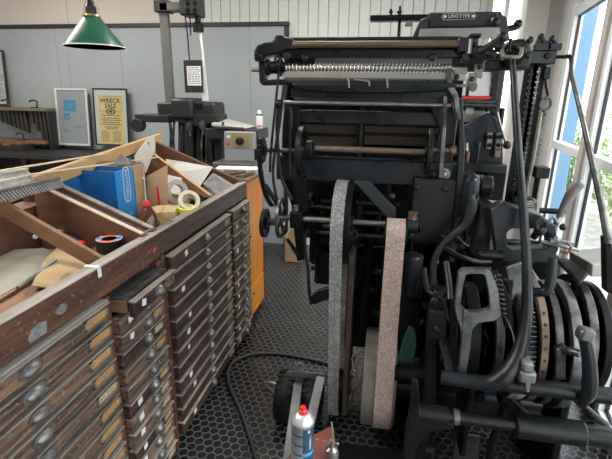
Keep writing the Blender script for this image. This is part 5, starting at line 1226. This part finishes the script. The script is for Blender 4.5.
# ================================================================== FOREGROUND ON THE FLOOR
# hand truck
t = thing('hand_truck', 'galvanised hand truck with fat black tyres lying tilted in front of the belts', 'hand truck', (-.32, 2.05, 0))
wy, wz = 1.94, .13; xl, xr_ = A(287, 410, wy).x, A(312, 410, wy).x
for x in (xl, xr_):
    q = V((x, wy, wz)); m = MB('rubber').lathe([(.06, -.05), (.10, -.052), (.122, -.04), (.13, -.02), (.13, .02), (.122, .04), (.10, .052), (.06, .05)], q, (1, 0, 0), 40)
    for k in range(22):
        t_ = 2*math.pi*k/22
        for s_ in (-1, 1): d_ = V((0, math.cos(t_+.07*s_), math.sin(t_+.07*s_))); m.bar(q+d_*.128+V((s_*.012, 0, 0)), q+d_*.122+V((s_*.046, 0, 0)), .014, .016, d_)
    w = m.build('wheel', t); MB('galvanised').lathe([(.0, -.045), (.062, -.045), (.062, .045), (.0, .045)], q, (1, 0, 0), 28).build('wheel_hub', w, .003)
MB('bronze_rod').cyl((xl, wy, wz), (xr_, wy, wz), .012).build('axle', t)
pts = [A(281, 381, 1.93), A(286, 372, 1.93), A(293, 371, 1.93), A(320, 373, 1.93), A(326, 375, 1.93), A(327, 384, 1.93), A(296, 383, 1.93)]
MB('galvanised').prism(pts, (0, .02, -.01)).build('nose_plate', t, .003)
m = MB('galvanised').ring(A(299.5, 367, 1.93), (.2, -1, .1), .018, .026, .012, 24); m.build('lifting_ring', t)
for (p0, p1, n_) in (((298, 383, 1.90), (286, 475, 1.34), 'rail'), ((321, 377, 1.90), (308, 432, 1.58), 'rail')):
    a, b = A(*p0), A(*p1); m = MB('galvanised').bar(a, b, .042, .006).bar(a+V((.02 if n_ == 'rail' and p0[0] < 310 else -.02, 0, -.02)), b+V((.02 if p0[0] < 310 else -.02, 0, -.02)), .006, .04); m.build(n_, t, .001)
m = MB('galvanised').tube([A(290, 392, 2.12), A(280, 396, 2.12), A(266, 386, 2.14), A(265, 383, 2.15), A(272, 383, 2.15), A(286, 388, 2.14)], .008, n=8); m.build('side_handle', t)
# red board and things on it
zb = .50
t = thing('low_stand', 'low stand with a scuffed red-brown board top under the spray can', 'stand', (-.25, 1.27, 0))
c4 = [PZ(276, 470, zb), PZ(345, 470, zb), PZ(333, 425, zb), PZ(292, 425, zb)]
m = MB('red_board').prism([V((PZ(277, 470, zb).x, 1.10, zb-.02)), V((PZ(343, 470, zb).x, 1.10, zb-.02)), V((PZ(333, 425, zb).x, PZ(333, 425, zb).y, zb-.02)), V((PZ(301, 440, zb).x, PZ(301, 440, zb).y, zb-.02))], (0, 0, .02)); m.build('board', t, .003)
yb2 = PZ(333, 425, zb).y
for x in (-.235, -.15):
    for y in (1.14, yb2-.06): MB('dark_wood').box((x-.015, y-.015, 0), (x+.015, y+.015, zb-.02)).build('leg', t)
def zup(px, py, z): return PZ(px, py, z)
# spray can
q = PZ(303, 407, zb+.245); q = V((q.x, q.y, zb))
t = thing('spray_can', 'blue and grey spray can with a red nozzle standing on the red-brown board', 'spray can', q)
MB('can_grey').lathe([(.034, 0), (.0355, .003), (.0355, .006), (.0345, .008), (.0345, .19), (.0355, .192), (.0355, .196), (.034, .198)], q, n=36).build('can', t, smooth=50)
m = MB('can_blue'); import_a = 0
def wrap(m, a0, a1, z0, z1, r=.0348, n=14):
    rings = [[q+V((math.cos(math.radians(a))*r, math.sin(math.radians(a))*r, z)) for z in (z0, z1)] for a in [a0+(a1-a0)*i/n for i in range(n+1)]]
    vs = [p for r_ in rings for p in r_]; return m.add(vs, [(2*i, 2*i+2, 2*i+3, 2*i+1) for i in range(n)])
wrap(m, -78, 40, .01, .188); 
for k in range(5): m.use('can_blue'); wrap(m, -165, -78, .02+.035*k, .026+.035*k)
m.use('can_light_blue'); wrap(m, -78, 30, .088, .10, .0350)
m.use('white_tag')
for (a0, a1, z0, z1) in ((-66, -62, .03, .078), (-58, -54, .02, .078), (-50, -46, .03, .078), (-40, -37, .10+.01, .15), (-34, -32, .11, .16), (-52, -46, .175, .182), (-44, -40, .172, .184)): wrap(m, a0, a1, z0, z1, .0351, 3)
m.build('label_sleeve', t, smooth=50)
MB('alu_frame').lathe([(.0345, .196), (.0355, .199), (.034, .203), (.027, .214), (.019, .222), (.014, .224)], q, n=32).build('shoulder', t, smooth=50)
MB('red_plastic').lathe([(.0135, .222), (.0135, .234), (.009, .238), (.0085, .246), (.006, .247)], q, n=20).cyl(q+V((0, -.006, .24)), q+V((0, -.011, .24)), .003).build('nozzle', t)
# small oiler beside it
q = PZ(331, 445, zb+.05); q = V((q.x+.004, q.y-.01, zb))
t = thing('oil_can', 'small metal oil can with a thin upright spout beside the blue spray can', 'oil can', q)
MB('oil_tin').lathe([(.022, 0), (.024, .002), (.024, .03), (.02, .045), (.010, .053), (.008, .062)], q, n=24).build('body', t)
MB('beige_steel').tube([q+V((0, 0, .06)), q+V((.001, .0, .10)), q+V((-.003, .004, .135)), q+V((-.006, .006, .145))], [.004, .0028, .0022], n=8, k=4).build('spout', t); MB('steel').cyl(q+V((-.018, 0, .068)), q+V((.018, 0, .068)), .003).sphere(q+V((.018, 0, .068)), .006).cyl(q+V((0, 0, .055)), q+V((0, 0, .08)), .0065).build('thumb_lever', t)
# cable across the mat
pts = [PZ(*p, .012) for p in ((262, 480), (255, 455), (248, 432), (238, 405), (229, 385), (228, 370), (236, 360), (255, 354), (280, 354), (305, 358), (331, 364))]
solo(MB('cable').tube(pts, .0105, n=10), 'power_cable', 'grey-black cable curving across the hexagonal rubber mat', 'cable', smooth=60)
pts = [PZ(*p, .014) for p in ((390, 459), (405, 450), (420, 440))]
solo(MB('rubber').box((-.16, 1.3, 0), (.22, 1.80, .006)), 'rubber_mat', 'smooth black rubber mat on the floor under the ends of the belts', 'mat', .002)  # black sheet laid here as the shade on the floor
# green cloth hanging behind the pink belt
m = MB('green_cloth'); a = [A(396, 368, 1.80), A(403, 342, 1.79), A(409, 326, 1.80), A(415, 331, 1.79), A(417, 346, 1.80), A(411, 370, 1.80)]
rings = [[p+V((0, .006*math.sin(i*2.1), 0)) for i, p in enumerate(a)], [p+V((0, .02+.006*math.sin(i*2.1), 0)) for i, p in enumerate(a)]]
m.loft(rings); m.build('green_rag', mc, .004)['label'] = 'green rag tucked behind the pink belt'
# pale box by the wall
t = thing('paper_box', 'small pale open box on the floor by the back wall behind the machine', 'box', (-.95, 3.6, 0))
a, b = PZ(284, 262, 0), PZ(302, 262, 0); x0, x1_, y0 = a.x, b.x, a.y; hh = PY(290, 237, y0).z
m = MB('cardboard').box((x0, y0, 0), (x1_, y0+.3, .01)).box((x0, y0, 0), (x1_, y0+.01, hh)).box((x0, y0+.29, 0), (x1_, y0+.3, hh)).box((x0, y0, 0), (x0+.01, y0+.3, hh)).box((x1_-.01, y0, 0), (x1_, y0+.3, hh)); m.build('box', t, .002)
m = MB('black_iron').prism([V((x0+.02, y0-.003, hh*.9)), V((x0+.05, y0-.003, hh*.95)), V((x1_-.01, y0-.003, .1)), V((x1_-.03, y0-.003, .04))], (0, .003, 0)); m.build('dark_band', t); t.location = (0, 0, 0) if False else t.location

# ================================================================== LIGHT
w = bpy.data.worlds.new('sky'); scene.world = w; w.use_nodes = True; bg = w.node_tree.nodes['Background']
bg.inputs['Color'].default_value = (.93, .97, 1, 1); bg.inputs['Strength'].default_value = SKY
sun = bpy.data.lights.new('sun', 'SUN'); sun.energy = SUN_E; sun.angle = math.radians(8); so = bpy.data.objects.new('sun', sun); COL.objects.link(so)
so.rotation_euler = (math.radians(48), 0, math.radians(65))
vs = scene.view_settings; scene.display_settings.display_device = 'sRGB'; vs.view_transform = 'Standard'; vs.look = 'None'; vs.exposure = EXPO; vs.gamma = 1; vs.use_curve_mapping = False
scene.cycles.max_bounces = 8
